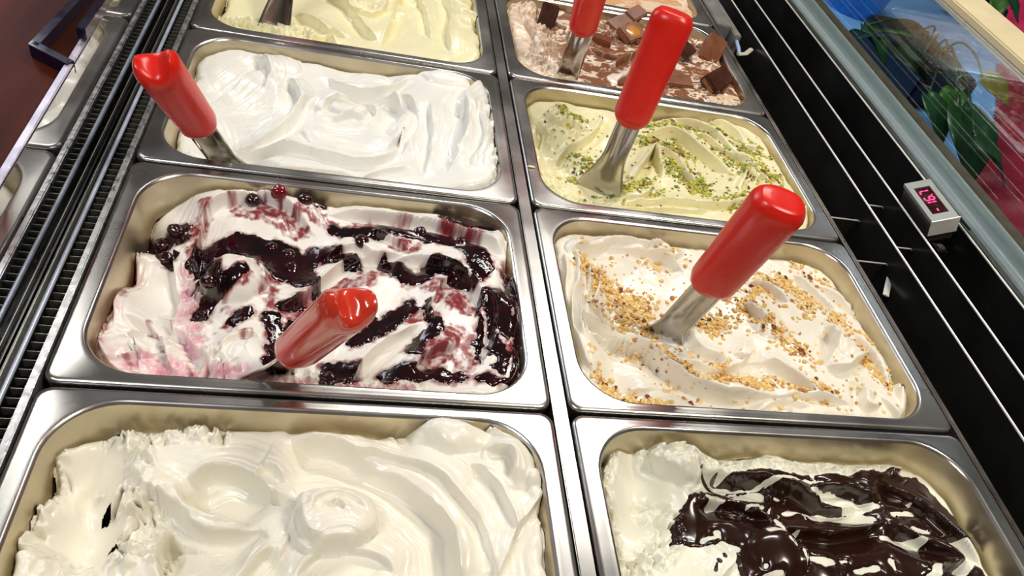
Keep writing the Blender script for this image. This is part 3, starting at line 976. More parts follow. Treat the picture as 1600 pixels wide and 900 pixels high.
t_ = f.mesh('gelato', gelato_mat('pistachio_gelato', (0.88, 0.83, 0.53)), keep=~f.drop)
tag(t_, 'pale green pistachio gelato strewn with chopped green nuts', 'gelato', 'gelato heaps in the pans')
G['R2'] = f

# ---- white with chocolate, nearest right
f = Field(CXR, ROWY[4], 0.85, 73)
f.base([(960, 690, -14), (940, 760, -18), (985, 740, -34), (985, 800, -40), (960, 860, -28), (1050, 700, -12), (1060, 740, -14), (1030, 830, -26), (1060, 880, -22), (1200, 715, -22), (1400, 725, -24), (1130, 770, -32), (1190, 790, -32), (1290, 785, -32), (1300, 740, -24), (1220, 840, -22), (1350, 850, -24), (1480, 790, -26), (1550, 870, -24), (1420, 790, -26), (1130, 840, -24), (1000, 960, -25), (1300, 960, -22), (1500, 960, -22)])
f.swirl_fill(8, 9)
f.stroke([(1080, 728), (1150, 722), (1240, 742), (1320, 770), (1392, 775)], 26, 8, 5, over=1.6)
f.stroke([(1085, 775), (1130, 764), (1180, 772), (1225, 800)], 22, 8, 3)
f.stroke([(1230, 810), (1290, 818), (1350, 815), (1400, 800)], 24, 7, 3)
f.stroke([(1280, 742), (1340, 748), (1385, 772)], 20, 5, 4)
f.stroke([(1370, 740), (1440, 760), (1500, 810), (1560, 880)], 22, 6, 4)
f.stroke([(1395, 800), (1440, 822), (1500, 850), (1540, 870)], 26, 6, 4)
f.stroke([(1470, 905), (1485, 870), (1530, 860)], 20, 5, 4)
f.stroke([(1120, 905), (1150, 860), (1120, 835), (1095, 830)], 24, 5, 4)
f.blob(1225, 850, 24, 7).blob(1370, 740, 16, 5).blob(1100, 712, 18, 3).blob(1290, 870, 20, 5)
f.blob(1065, 722, 18, 11, 0.9, 0, 2.8, 1.4).blob(1020, 705, 14, 6)
f.stroke([(1020, 690), (1045, 705), (1070, 700), (1095, 722), (1088, 745)], 10, 3, 3)
f.stroke([(1010, 700), (1040, 725), (1075, 755)], 12, 5, 4)
f.stroke([(960, 690), (945, 740), (955, 800)], 14, 4, 3, streak=0.8)
f.rough([(950, 690), (940, 740), (948, 800), (960, 860)], 14, 3, 8)
f.rough([(1010, 700), (1060, 715), (1080, 745)], 14, 2.5, 8)
f.rough([(1020, 780), (1050, 800), (1040, 840), (1000, 880)], 16, 4, 9)
f.rough([(1100, 712), (1200, 712), (1290, 716), (1400, 722)], 7, 2, 7)
f.finish(9, 11)
CHO = tag(f.mesh('gelato', gelato_mat('milk_white_gelato', (0.88, 0.87, 0.74)), keep=~f.drop), 'white gelato mostly coated in dark chocolate sauce, nearest right pan', 'gelato', 'gelato heaps in the pans')


def cp(l):
    return [(900 + a / 2.286, 620 + b_ / 2.286) for a, b_ in l]


def cw(l):
    return [(900 + a / 2.286, 620 + b_ / 2.286, w / 2.286) for a, b_, w in l]


m = f.poly(cp([(450, 258), (600, 236), (700, 246), (800, 250), (900, 246), (1000, 252), (1160, 236), (1250, 262), (1330, 345), (1410, 430), (1480, 545), (1560, 700), (1560, 800), (640, 800), (610, 600), (560, 545), (500, 500), (420, 500), (355, 500), (370, 400), (430, 330), (520, 300)]))
wm = f.mask([cw(c) for c in ([(470, 252, 26), (590, 262, 22), (560, 272, 14)], [(600, 300, 44), (700, 288, 40), (640, 296, 44)], [(880, 290, 22), (960, 315, 40), (1040, 350, 40), (1110, 355, 22)], [(875, 380, 46), (950, 372, 40), (1060, 395, 44), (1100, 400, 18)],
                             [(780, 378, 20), (840, 368, 14), (852, 400, 12)], [(1165, 384, 16), (1235, 388, 18)], [(1245, 345, 20), (1280, 372, 18)], [(1240, 445, 22), (1295, 455, 14)], [(1135, 468, 20), (1190, 480, 32), (1270, 492, 28)],
                             [(528, 450, 22), (534, 475, 20)], [(575, 498, 20), (605, 508, 16)], [(745, 405, 22), (762, 440, 24), (780, 452, 16)], [(700, 460, 24), (820, 455, 16)], [(850, 565, 14), (895, 578, 26), (930, 575, 18)], [(970, 563, 12), (995, 562, 10)],
                             [(1030, 600, 18), (1110, 585, 24)], [(1160, 565, 22), (1175, 590, 12)], [(692, 585, 16)], [(670, 625, 22), (750, 615, 22)], [(500, 560, 60), (560, 540, 60), (590, 600, 60), (540, 640, 70)], [(470, 490, 26), (510, 480, 26)], [(440, 540, 22), (460, 580, 28)],
                             [(965, 635, 16), (1000, 628, 12)], [(770, 495, 10), (795, 520, 10), (790, 500, 8)], [(1380, 480, 26), (1440, 520, 46), (1520, 600, 46), (1560, 700, 40)], [(1300, 630, 40), (1320, 590, 30)], [(1450, 560, 30), (1430, 600, 26)], [(490, 330, 40), (540, 320, 26)],
                             [(640, 346, 18), (690, 330, 10)], [(690, 360, 14), (705, 340, 9)], [(720, 372, 12), (728, 352, 8)], [(760, 300, 12), (780, 306, 8)], [(860, 690, 30), (900, 720, 20)], [(1040, 700, 26), (1100, 720, 20)], [(720, 720, 30)],
                             [(880, 262, 12), (862, 240, 8)], [(500, 268, 10), (800, 262, 12), (900, 268, 10)], [(820, 540, 8), (838, 590, 8)])], 0.12, 7, 4)
m = np.minimum(m + 1.5 + 1.6 * fbm(f.X / 8, f.Y / 8, 90, 3), -wm)
dots = f.mask([cw(c) for c in ([(592, 297, 14)], [(622, 281, 12)], [(540, 546, 12)], [(520, 562, 18)], [(505, 598, 12), (512, 570, 5)])], 0.0)
m = np.maximum(m, dots)
CHOC = simple('dark_chocolate_sauce', (0.022, 0.0062, 0.0035), 0.20, 0, 20, 0.2, coat=0.25, rvar=0.05)
sauce(f, m, 'chocolate_sauce', CHOC, CHO, 1.7, 0.75, 5)['label'] = 'shiny dark chocolate sauce with white gaps'
G['R4'] = f

# ---- chocolate ripple with bar pieces, right far row
f = Field(CXR, ROWY[1], 1.0, 83)
f.base([(800, 20, -4), (830, 80, -10), (870, 110, -12), (850, 40, -10), (960, 60, -12), (1000, 40, -10), (1000, 110, -10), (1080, 100, -8), (1150, 130, -4), (1120, 70, -10), (900, 20, -10), (1165, 155, -6)])
f.swirl_fill(22, 16, w=(8, 18), d=(2, 4), lip=(1.5, 3))
f.stroke([(950, 105), (1000, 85), (1030, 80)], 14, 4, 4)
f.stroke([(960, 130), (990, 115), (1040, 110)], 24, 5, 4)
f.stroke([(1100, 150), (1140, 130), (1170, 150)], 14, 4, 4)
f.stroke([(815, 30), (835, 60), (825, 100)], 14, 5, 3)
f.blob(825, 25, 16, 8).blob(842, 68, 14, 6).blob(955, 125, 16, 3)
f.rough([(800, 15), (850, 40), (840, 90), (860, 110)], 24, 3.5, 8)
f.rough([(900, 60), (1000, 60), (1100, 80), (1140, 130)], 34, 2.2, 8)
f.finish(9, 10)
x, y = f.X / 22, f.Y / 16
wx, wy = x + 1.1 * fbm(x, y, 3, 3), y + 1.1 * fbm(x + 7, y + 2, 4, 3)
sw = fbm(wx, wy * 1.6, 8, 3)
side = sstep(-150, -70, f.X)
pat = sstep(-0.25, 0.25, sw + 0.40 * side - 0.12)
cols = mixc((0.78, 0.60, 0.42), (0.88, 0.78, 0.68), sstep(-0.5, 0.6, fbm(wx * 2, wy * 2, 20, 2)))
cols = cols * (1 - (pat * (0.25 + 0.75 * side))[:, None]) + np.array((0.25, 0.095, 0.042)) * (pat * (0.25 + 0.75 * side))[:, None]
wh = sstep(0, 5, f.mask([[(960, 128, 24), (1000, 112, 26)], [(1020, 70, 20), (1060, 110, 14)], [(1140, 90, 24), (1160, 130, 26)]], 0.5, 10))
cols = cols * (1 - 0.8 * wh[:, None]) + np.array((0.88, 0.80, 0.72)) * 0.8 * wh[:, None]
tag(f.mesh('gelato', gelato_mat('chocolate_ripple_gelato', sss=0.2, coat=0.25), keep=~f.drop, cols=cols), 'beige gelato rippled with milk chocolate, under chocolate bar pieces', 'gelato', 'gelato heaps in the pans')
G['R1'] = f

# ---- caramel pink swirl, cut by the frame
f = Field(CXR, ROWY[0], 1.3, 97)
f.base([(900, -20, -6), (1000, 0, -3), (1080, 10, -3), (950, -60, -4), (1060, -60, -4)])
f.swirl_fill(22, 26, w=(10, 22), d=(2, 4), lip=(1.5, 3))
f.finish(9, 10)
x, y = f.X / 26, f.Y / 18
sw = fbm(x + fbm(x, y, 33, 3), y * 1.5 + fbm(x + 3, y, 34, 3), 38, 3)
cols = mixc((0.86, 0.66, 0.50), (0.72, 0.40, 0.20), sstep(0.0, 0.5, sw))
tag(f.mesh('gelato', gelato_mat('caramel_gelato', sss=0.2), keep=~f.drop, cols=cols), 'peach and caramel swirl gelato at the top edge of the photo', 'gelato', 'gelato heaps in the pans')
G['R0'] = f

# ------------------------------------------------------------------ spatulas
def vec(*a):
    return np.array(a, float)


def unit(a):
    return a / np.linalg.norm(a)


def spatula(E, B, T, face, label, hw=20.0, ht=15.0, saddle=0.0, flare=27.0, tip=42.0, neck=12.5, handle_mat=None, blade_turn=0.0, bend=0.0, q0=-0.25, q1=0.62):
    E, B, T = map(lambda q: np.asarray(q, float), (E, B, T))
    d = unit(T - B)
    n = np.asarray(face, float)
    n = unit(n - d * (n @ d))
    w = np.cross(d, n)
    Ln = np.linalg.norm(T - B)
    root = empty('gelato_spatula', E, label, 'spatula', 'red handled spatulas')
    N = 36
    rings = []
    ts = [0.0, 0.006, 0.02, 0.045, 0.08, 0.12, 0.16, 0.3, 0.5, 0.7, 0.85, 0.93, 0.965, 0.985, 0.997, 1.0]
    for t in ts:
        sc = (0.94 + 0.10 * t)
        k = 1.0
        if t < 0.14:
            k = math.sqrt(max(0.0, 1 - (1 - t / 0.14) ** 2)) * 0.92 + 0.08
        if t > 0.93:
            k *= 1 - 0.26 * ((t - 0.93) / 0.07) ** 1.8
        r = []
        for i in range(N):
            a = 2 * math.pi * i / N
            ca, sa = math.cos(a), math.sin(a)
            e = 2 / 2.6
            cx, cy = math.copysign(abs(ca) ** e, ca), math.copysign(abs(sa) ** e, sa)
            x, y = cx * hw * sc * k, cy * ht * sc * (k if t > 0.5 else max(k, 0.35 * (t > 0)))
            s = t * Ln + saddle * (abs(cx) ** 2 - 0.55) * max(0, (t - 0.6) / 0.4) ** 2
            if t < 0.14:
                s += 0
            r.append(B + w * x + n * y + d * s)
        rings.append(np.array(r))
    top = rings[-1]
    c = top.mean(0)
    for f_ in (0.6, 0.25):
        rr = []
        for p in top:
            q = p - c
            xw = q @ w * f_
            yn = q @ n * f_
            s = Ln + saddle * ((xw / (hw * 0.8)) ** 2 - 0.55) + 0.6
            rr.append(B + w * xw + n * yn + d * s)
        rings.append(np.array(rr))
    V, F = loft(rings)
    hm = mesh_np('handle', V, F, handle_mat or RED, True, root)
    bm = bmesh.new()
    bm.from_mesh(hm.data)
    bmesh.ops.holes_fill(bm, edges=[e for e in bm.edges if e.is_boundary], sides=0)
    bmesh.ops.recalc_face_normals(bm, faces=bm.faces)
    bm.to_mesh(hm.data)
    bm.free()
    hm.data.polygons.foreach_set('use_smooth', np.ones(len(hm.data.polygons), bool))
    # blade: a sheet running from inside the handle down to the tip
    db = unit(B - E)
    SB = np.linalg.norm(B - E)
    nb = n - db * (n @ db)
    nb = unit(nb)
    ca, sa = math.cos(blade_turn), math.sin(blade_turn)
    wb0 = np.cross(db, nb)
    ss = np.linspace(-tip, SB + 16, 26)
    V = []
    M = 14
    for s in ss:
        q = s / SB
        fl = 1 - float(sstep(q0, q1, q))
        h = neck + (flare - neck) * fl
        end = np.clip((s + tip) / 9.0, 0, 1)
        h *= 0.80 + 0.20 * math.sqrt(1 - (1 - end) ** 2)
        cv = 7.5 * (1 - fl) + 4.0 * fl
        tw = fl
        wv = wb0 * (1 - tw + tw * ca) + nb * (tw * sa)
        nv = nb * (1 - tw + tw * ca) - wb0 * (tw * sa)
        off = -bend * max(0, 1 - q) ** 2
        for j in range(M):
            u = -1 + 2 * j / (M - 1)
            V.append(E + db * s + wv * (u * h) + nv * (cv * (u * u - 0.5) + off))
    F = [(i * M + j, i * M + j + 1, (i + 1) * M + j + 1, (i + 1) * M + j) for i in range(len(ss) - 1) for j in range(M - 1)]
    bl = mesh_np('blade', V, F, STEEL_BLADE, True, root)
    so = bl.modifiers.new('thickness', 'SOLIDIFY')
    so.thickness = 0.0014
    so.offset = 0
    return root


spatula((99, 324, -20), (107, 334, 57), (118, 350, 181), (-0.35, -1, 0.2), 'long red handled spatula standing upright in the pistachio gelato', 21, 16, flare=30, blade_turn=0.15)
spatula((128, 116, -20), (131, 100, 50), (134, 74, 172), (-0.30, -1, 0.1), 'red handled spatula sunk in the hazelnut gelato, nearest of the right column', 21.5, 16, flare=30, blade_turn=0.1, neck=14.5, q0=-0.55, q1=0.22)
spatula((-295, 284, -10), (-307, 260, 37), (-328, 207, 130), (0.25, -0.8, -0.5), 'red handled spatula leaning left out of the snow white gelato', 17, 15, saddle=11, flare=22, tip=34, q0=-0.7, q1=0.2)
RED_W = simple('glossy_worn_red_plastic', (0.60, 0.035, 0.015), 0.16, 0, 60, 0.08, coat=0.6)
spatula((-221, 30, -10), (-206, 18, 24), (-169, -19, 122), (0.35, -0.85, 0.0), 'glossy red handled spatula in the cherry gelato, leaning over the front rim', 17, 14, saddle=14, flare=22, tip=34, handle_mat=RED_W)
spatula((94, 557, -15), (91, 541, 53), (77, 512, 172), (-0.25, -1, 0.2), 'red handled spatula in the chocolate bar gelato, its top cut off by the frame', 19, 15, flare=22, tip=34, neck=14, q0=-0.5, q1=0.15)
e1 = at(432, 32, -12)
spatula(e1, e1 + vec(14, 26, 62), e1 + vec(38, 70, 175), (-0.25, -1, 0.2), 'spatula in the pale yellow gelato, only its steel neck in view', 19, 15, flare=20, tip=30)

# ------------------------------------------------------------------ chopped nuts
def chip_data(seed, flat=0.6):
    bm = bmesh.new()
    bmesh.ops.create_icosphere(bm, subdivisions=1, radius=1)
    R = np.random.default_rng(seed)
    V = np.array([v.co[:] for v in bm.verts])
    F = np.array([[v.index for v in f_.verts] for f_ in bm.faces])
    bm.free()
    V *= R.uniform(0.62, 1.15, (len(V), 1))
    V *= np.array([R.uniform(0.8, 1.25), R.uniform(0.6, 1.0), flat * R.uniform(0.7, 1.1)])
    return V, F


CHIPS = [chip_data(100 + k) for k in range(8)]


def scatter(f, lines, n_sparse, sparse_box, sizes, seed):
    R = np.random.default_rng(seed)
    P = []
    for ln, cnt in lines:
        pts = np.array([(*f.loc(u, v), np.linalg.norm(f.loc(u + w / 2, v) - f.loc(u, v))) for u, v, w in ln])
        sp = spline(pts, 2.0) if len(pts) > 1 else pts
        for _ in range(int(cnt * 2.8)):
            c = sp[R.integers(len(sp))]
            a, r = R.uniform(0, 2 * math.pi), c[2] * abs(R.normal(0, 1.0))
            P.append((c[0] + r * math.cos(a), c[1] + r * math.sin(a) * 0.9))
    for _ in range(n_sparse):
        u, v = R.uniform(sparse_box[0], sparse_box[2]), R.uniform(sparse_box[1], sparse_box[3])
        P.append(tuple(f.loc(u, v)))
    P = np.array(P)
    ok = (np.abs(P[:, 0]) < OX - 14) & (np.abs(P[:, 1]) < OY - 12)
    P = P[ok]
    z = f.zat(P[:, 0], P[:, 1])
    S = R.uniform(0, 1, len(P)) ** 1.7 * (sizes[1] - sizes[0]) + sizes[0]
    return P, z, S, R


def crumbs(f, oy, lines, n_sparse, box, sizes, mats, wts, n_ind, name, cat, lab, grp, stuff_name, stuff_lab, seed):
    P, z, S, R = scatter(f, lines, n_sparse, box, sizes, seed)
    order = np.argsort(-S)
    meshes = {}
    mi = R.choice(len(mats), len(P), p=wts)
    Vs, Fs, Ms, off = [], [], [], 0
    for rank, i in enumerate(order):
        k = int(R.integers(len(CHIPS)))
        ang = R.uniform(0, 6.28)
        tilt = R.uniform(-0.5, 0.5, 2)
        if rank < n_ind:
            key = (k, mi[i])
            if key not in meshes:
                o_ = mesh_np(name, CHIPS[k][0], CHIPS[k][1], mats[mi[i]], False)
                meshes[key] = o_.data
                bpy.data.objects.remove(o_)
            o = bpy.data.objects.new(name, meshes[key])
            COL.objects.link(o)
            o.location = Vector((P[i, 0] + f.cx, P[i, 1] + f.cy, z[i] + S[i] * 0.12)) * MM
            o.scale = (S[i] * 0.5,) * 3
            o.rotation_euler = (tilt[0], tilt[1], ang)
            tag(o, lab, cat, grp)
        else:
            V = CHIPS[k][0] * S[i] * 0.5
            c_, s_ = math.cos(ang), math.sin(ang)
            V = np.c_[V[:, 0] * c_ - V[:, 1] * s_, V[:, 0] * s_ + V[:, 1] * c_, V[:, 2] + V[:, 0] * tilt[0] * 0.6]
            Vs.append(V + np.array([P[i, 0] + f.cx, P[i, 1] + f.cy, z[i] + S[i] * 0.10]))
            Fs.append(CHIPS[k][1] + off)
            Ms.append(np.full(len(CHIPS[k][1]), mi[i]))
            off += len(V)
    o = mesh_np(stuff_name, np.concatenate(Vs), np.concatenate(Fs), None, False)
    for m_ in mats:
        o.data.materials.append(m_)
    o.data.polygons.foreach_set('material_index', np.concatenate(Ms).astype(np.int32))
    tag(o, stuff_lab, cat, None, 'stuff')


HZ = [simple('golden_hazelnut', (0.76, 0.48, 0.14), 0.5, 0, 300, 0.2), simple('pale_hazelnut', (0.84, 0.63, 0.28), 0.5, 0, 300, 0.15), simple('toasted_hazelnut', (0.50, 0.21, 0.04), 0.5, 0, 300, 0.25), simple('hazelnut_skin', (0.16, 0.03, 0.012), 0.5, 0, 300, 0.3)]
crumbs(G['R3'], ROWY[3], [([(905, 412, 20), (930, 428, 26), (960, 440, 26)], 95), ([(985, 455, 40), (1000, 470, 50), (1012, 488, 40)], 190), ([(925, 430, 60), (960, 460, 60)], 30), ([(1060, 395, 50), (1000, 405, 60)], 24),
                          ([(1090, 495, 24), (1120, 505, 26), (1135, 495, 26)], 75), ([(1150, 485, 30), (1165, 470, 30), (1200, 445, 34), (1228, 432, 26)], 130), ([(1215, 440, 30), (1250, 460, 30), (1265, 490, 26)], 80),
                          ([(1175, 500, 24), (1200, 515, 24), (1225, 540, 26), (1255, 568, 24)], 75), ([(1128, 572, 24), (1140, 588, 28), (1172, 602, 24)], 150), ([(932, 580, 20), (955, 597, 22), (995, 616, 22), (1040, 628, 16)], 120),
                          ([(985, 540, 20), (1030, 552, 30), (1060, 575, 34), (1090, 600, 24)], 70), ([(1300, 498, 22), (1312, 512, 22)], 36), ([(1345, 530, 24), (1365, 585, 26), (1385, 605, 24)], 60), ([(1180, 600, 24), (1250, 610, 24), (1300, 625, 24)], 60), ([(1240, 405, 30), (1310, 450, 24)], 24)],
       380, (890, 385, 1400, 650), (2.5, 7.0), HZ, [0.46, 0.36, 0.13, 0.05], 160, 'hazelnut_piece', 'hazelnut', 'one of the larger chopped hazelnut pieces strewn on the ivory gelato', 'chopped hazelnut pieces', 'hazelnut_crumbs', 'small golden hazelnut crumbs scattered over the ivory gelato', 3)
PZ = [simple('green_pistachio', (0.36, 0.40, 0.035), 0.5, 0, 300, 0.25), simple('yellow_pistachio', (0.62, 0.52, 0.08), 0.5, 0, 300, 0.2), simple('dark_pistachio', (0.14, 0.20, 0.02), 0.5, 0, 300, 0.25), simple('pistachio_skin', (0.20, 0.05, 0.025), 0.5, 0, 300, 0.3)]
crumbs(G['R2'], ROWY[2], [([(868, 182, 22), (890, 188, 24), (905, 195, 16)], 55), ([(900, 230, 30), (925, 245, 30), (918, 262, 30)], 45), ([(890, 268, 20), (912, 270, 14)], 22), ([(1000, 215, 26), (1025, 225, 26)], 45), ([(1005, 190, 24), (1060, 196, 30), (1115, 215, 26)], 90),
                          ([(1125, 235, 30), (1150, 252, 40), (1172, 278, 34)], 150), ([(1035, 260, 26), (1062, 268, 30), (1085, 288, 34), (1095, 305, 20)], 170), ([(970, 280, 24), (982, 295, 26)], 60), ([(1045, 230, 30), (1075, 245, 26)], 60), ([(1185, 290, 26), (1215, 282, 26), (1240, 300, 20)], 75), ([(1160, 310, 24), (1140, 325, 20)], 35), ([(1000, 280, 30), (1025, 300, 30)], 50), ([(1150, 225, 30), (1200, 255, 26)], 45)],
       330, (860, 180, 1245, 335), (2.3, 6.6), PZ, [0.46, 0.28, 0.14, 0.12], 120, 'pistachio_piece', 'pistachio', 'one of the larger chopped pistachio pieces strewn on the pale green gelato', 'chopped pistachio pieces', 'pistachio_crumbs', 'small green pistachio crumbs scattered over the pale green gelato', 4)

# ------------------------------------------------------------------ chocolate bar pieces
MILK = simple('milk_chocolate', (0.19, 0.06, 0.024), 0.35, 0, 60, 0.2, coat=0.1)
DARKC = simple('dark_bar_chocolate', (0.055, 0.014, 0.006), 0.35, 0, 60, 0.3, coat=0.1)
CARA = simple('caramel', (0.52, 0.22, 0.03), 0.25, 0, 60, 0.15, coat=0.4)
WAF = simple('wafer', (0.42, 0.20, 0.07), 0.7, 0, 200, 0.3)


def bar(u, v, L, wd, ht, rot, tilt, roll, label, mat=MILK, groove=True, caramel=False, lift=2.0):
    f = G['R1']
    L, wd, ht = L * 1.3, wd * 1.25, ht * 1.2
    p = f.loc(u, v + lift * 0.9, -8)
    z = float(f.zat(p[0], p[1])) + lift
    t = empty('chocolate_bar_piece', (p[0] + f.cx, p[1] + f.cy, z), label, 'chocolate bar', 'chocolate bar pieces', rot=(math.radians(roll), math.radians(tilt), math.radians(rot)))

    def local(mb, nm, mt, par, sm=False):
        o = mb.build(nm, mt, None, sm)
        o.parent = par
        return o
    mb = MB()
    if groove:
        g_ = L * 0.06
        mb.box(-L / 2, -g_, -wd / 2, wd / 2, -ht / 2, ht / 2, 1.6).box(g_, L / 2, -wd / 2, wd / 2, -ht / 2, ht / 2, 1.6).box(-g_ * 1.6, g_ * 1.6, -wd / 2 + 1, wd / 2 - 1, -ht / 2 + 0.2, ht / 2 - 3, 0.4)
    else:
        mb.box(-L / 2, L / 2, -wd / 2, wd / 2, -ht / 2, ht / 2, 1.6)
    c = local(mb, 'chocolate', mat, t, True)
    mb = MB()
    for k in (-1, 0, 1):
        mb.box(-L / 2 - 0.4, L / 2 + 0.4, -wd / 2 + 2, wd / 2 - 2, k * 2.2 - 0.6, k * 2.2 + 0.6)
    local(mb, 'wafer_layer', WAF, t)
    if caramel:
        mb = MB()
        r_ = bmesh.ops.create_icosphere(mb.bm, subdivisions=3, radius=1)
        for q in r_['verts']:
            q.co = Vector((q.co.x * L * 0.34, q.co.y * wd * 0.36, q.co.z * 2.0 + ht / 2 - 0.6))
        local(mb, 'caramel', CARA, t, True)
    return t


bar(855, 25, 24, 20, 12, 70, -70, 0, 'dark broken wafer bar end standing upright at far left of the ripple pan', DARKC, False, lift=9)
bar(978, 26, 56, 18, 13, 38, -14, 12, 'long grooved milk chocolate bar leaning on the far rim', MILK, lift=8)
bar(985, 52, 30, 24, 10, 34, -8, 18, 'chocolate bar piece with a shiny golden caramel top', MILK, False, True, lift=7)
bar(1008, 62, 26, 18, 9, 44, 10, 0, 'plain chocolate piece touching the caramel topped one', MILK, False, lift=3)
bar(1064, 84, 26, 20, 18, 50, 0, 20, 'dark chocolate lump half hidden behind the tall red handle', DARKC, False, lift=5)
bar(1109, 80, 36, 24, 14, 60, -34, 25, 'tilted chocolate block near the right wall of the ripple pan', MILK, False, lift=7)
bar(1050, 124, 44, 20, 12, 4, 0, 12, 'chocolate bar lying along the front, just right of the tall red handle', MILK, False, lift=4)
bar(1115, 133, 34, 22, 14, 38, -10, 30, 'dark chocolate block in the front right corner', DARKC, False, lift=5)
bar(976, 124, 24, 16, 10, 20, 0, 0, 'small chocolate chunk just left of the tall red handle', MILK, False, lift=2)
bar(940, 62, 22, 15, 10, -20, 0, 0, 'small chocolate lump right of the cropped red handle', MILK, False, lift=1)

# ------------------------------------------------------------------ temperature display
FA, FB, FC, FD = vec(489, 358, 20), vec(518, 358, 32), vec(519, 286, 32), vec(489, 286, 20)
ex = unit(FB - FA)
ey = vec(0, 1, 0)
en = np.cross(ex, ey)
O = (FA + FB + FC + FD) / 4
td = empty('temperature_display', (504, 322, -20), 'small grey digital thermometer with red digits above the black duct', 'thermometer')


def fbox(mb, a0, a1, b0, b1, c0, c1):
    """a along the tilted width, b along y, c along the face normal."""
    P = lambda a, b_, c: Vector(O + ex * a + ey * b_ + en * c)
    return mb.quadbox([P(a0, b0, c0), P(a1, b0, c0), P(a1, b1, c0), P(a0, b1, c0), P(a0, b0, c1), P(a1, b0, c1), P(a1, b1, c1), P(a0, b1, c1)])


GREYP = simple('grey_plastic_bezel', (0.27, 0.30, 0.29), 0.4, 0, 80, 0.06)
hw_, hl_ = 15.8, 36.0
sa, sb = 9.6, 24.5
mb = MB()
fbox(mb, -hw_, -sa, -hl_, hl_, -5, 0)
fbox(mb, sa, hw_, -hl_, hl_, -5, 0)
fbox(mb, -sa, sa, -hl_, -sb, -5, 0)
fbox(mb, -sa, sa, sb, hl_, -5, 0)
mb.build('bezel', GREYP, td)
scr = fbox(MB(), -sa, sa, -sb, sb, -5, -1.2).build('screen', simple('dark_red_screen', (0.028, 0.004, 0.004), 0.12, 0, 50, 0.1), td)
LED = bpy.data.materials.new('red_led')
LED.use_nodes = True
b = LED.node_tree.nodes['Principled BSDF']
b.inputs['Base Color'].default_value = (0.5, 0.0, 0.03, 1)
b.inputs['Emission Color'].default_value = (1.0, 0.03, 0.16, 1)
b.inputs['Emission Strength'].default_value = 3.0
SEG = {'a': (0, 1, 5, 1), 'g': (0, 0, 5, 1), 'd': (0, -1, 5, 1)}


def digit(mb, r0, segs, wd=6.2, hh=5.6, th=0.75):
    # reading direction +y, top of the figure towards -x
    def bar_(r1, r2, u1, u2):
        fbox(mb, -u2, -u1, r1, r2, -1.1, -0.7)
    for s in segs:
        if s == 'a':
            bar_(r0 + 1, r0 + wd - 1, hh - th, hh + th)
        if s == 'g':
            bar_(r0 + 1, r0 + wd - 1, -th, th)
        if s == 'd':
            bar_(r0 + 1, r0 + wd - 1, -hh - th, -hh + th)
        if s == 'f':
            bar_(r0 - th, r0 + th, 0.7, hh - 0.7)
        if s == 'e':
            bar_(r0 - th, r0 + th, -hh + 0.7, -0.7)
        if s == 'b':
            bar_(r0 + wd - th, r0 + wd + th, 0.7, hh - 0.7)
        if s == 'c':
            bar_(r0 + wd - th, r0 + wd + th, -hh + 0.7, -0.7)
        if s == '.':
            bar_(r0 + wd + 2.0, r0 + wd + 3.4, -hh - 0.7, -hh + 0.7)


for r0, segs in ((-20.5, 'g'), (-9.6, 'bc'), (0.6, 'acdefg.'), (11.4, 'abc')):
    mb = MB()
    digit(mb, r0, segs)
    mb.build('digit', LED, scr)
mb = MB()
fbox(mb, -hw_ - 0.8, hw_ + 0.8, -hl_ - 1.5, -hl_ - 0.2, -22, 0.4)
mb.build('end_plate', CHROME, td)
mb = MB()
fbox(mb, -hw_ + 1, hw_ - 1, -hl_ + 1, hl_ - 1, -34, -5.2)
mb.build('housing', simple('dark_housing', (0.03, 0.025, 0.02), 0.35, 0, 40, 0.3), td)
MB().tube([(519, 286, 31), (560, 300, 6), (561, 340, 4)], 1.5, 8).build('wire', BLACK, td, True)

# ------------------------------------------------------------------ things lying in the duct
MB().tube([at(1531, 418, -40), at(1541, 440, -40), at(1550, 470, -40), at(1552, 498, -44)], 4.2, 12).build('hose', simple('pale_hose', (0.42, 0.34, 0.2), 0.5), None, True)
tag(bpy.data.objects['hose'], 'pale rubber hose in the black duct below the thermometer', 'hose')
p0, p1 = at(1393, 424, -30), at(1384, 462, -36)
MB().tube([p0, (np.array(p0) + p1) / 2 + vec(0, 0, -1), p1], 1.0, 8, rx=3.6).build('plastic_strip', simple('white_plastic_strip', (0.6, 0.6, 0.56), 0.5), None, True)
tag(bpy.data.objects['plastic_strip'], 'short white plastic strip in the black duct beside the hazelnut pan', 'strip')
MB().tube([at(1129, 48, -20), at(1141, 52, -18), at(1150, 62, -18), at(1154, 76, -18), at(1155, 86, -24)], 3.2, 10).build('cable', simple('blue_grey_cable', (0.30, 0.40, 0.62), 0.35), None, True)
tag(bpy.data.objects['cable'], 'blue grey cable looping out of the far duct', 'cable')
MB().tube([at(1153, 85, -16), at(1165, 84, -16), at(1174, 77, -17)], 2.0, 8, rx=2.0).build('cable_clip', simple('pale_clip', (0.55, 0.52, 0.44), 0.5), None, True)
tag(bpy.data.objects['cable_clip'], 'pale curved clip beside the blue grey cable', 'clip')
b0 = at(1118, 10, 0)
MB().box(b0[0] - 12, b0[0] + 12, b0[1] - 60, b0[1] + 60, -30, -4, 1.5).box(b0[0] + 14, b0[0] + 26, b0[1] - 80, b0[1] + 60, -40, -8, 1.5).build('grey_bracket', simple('grey_bracket_metal', (0.36, 0.35, 0.33), 0.4, 0.6), None, True)
tag(bpy.data.objects['grey_bracket'], 'grey metal bracket in the far duct beside the caramel pan', 'bracket')
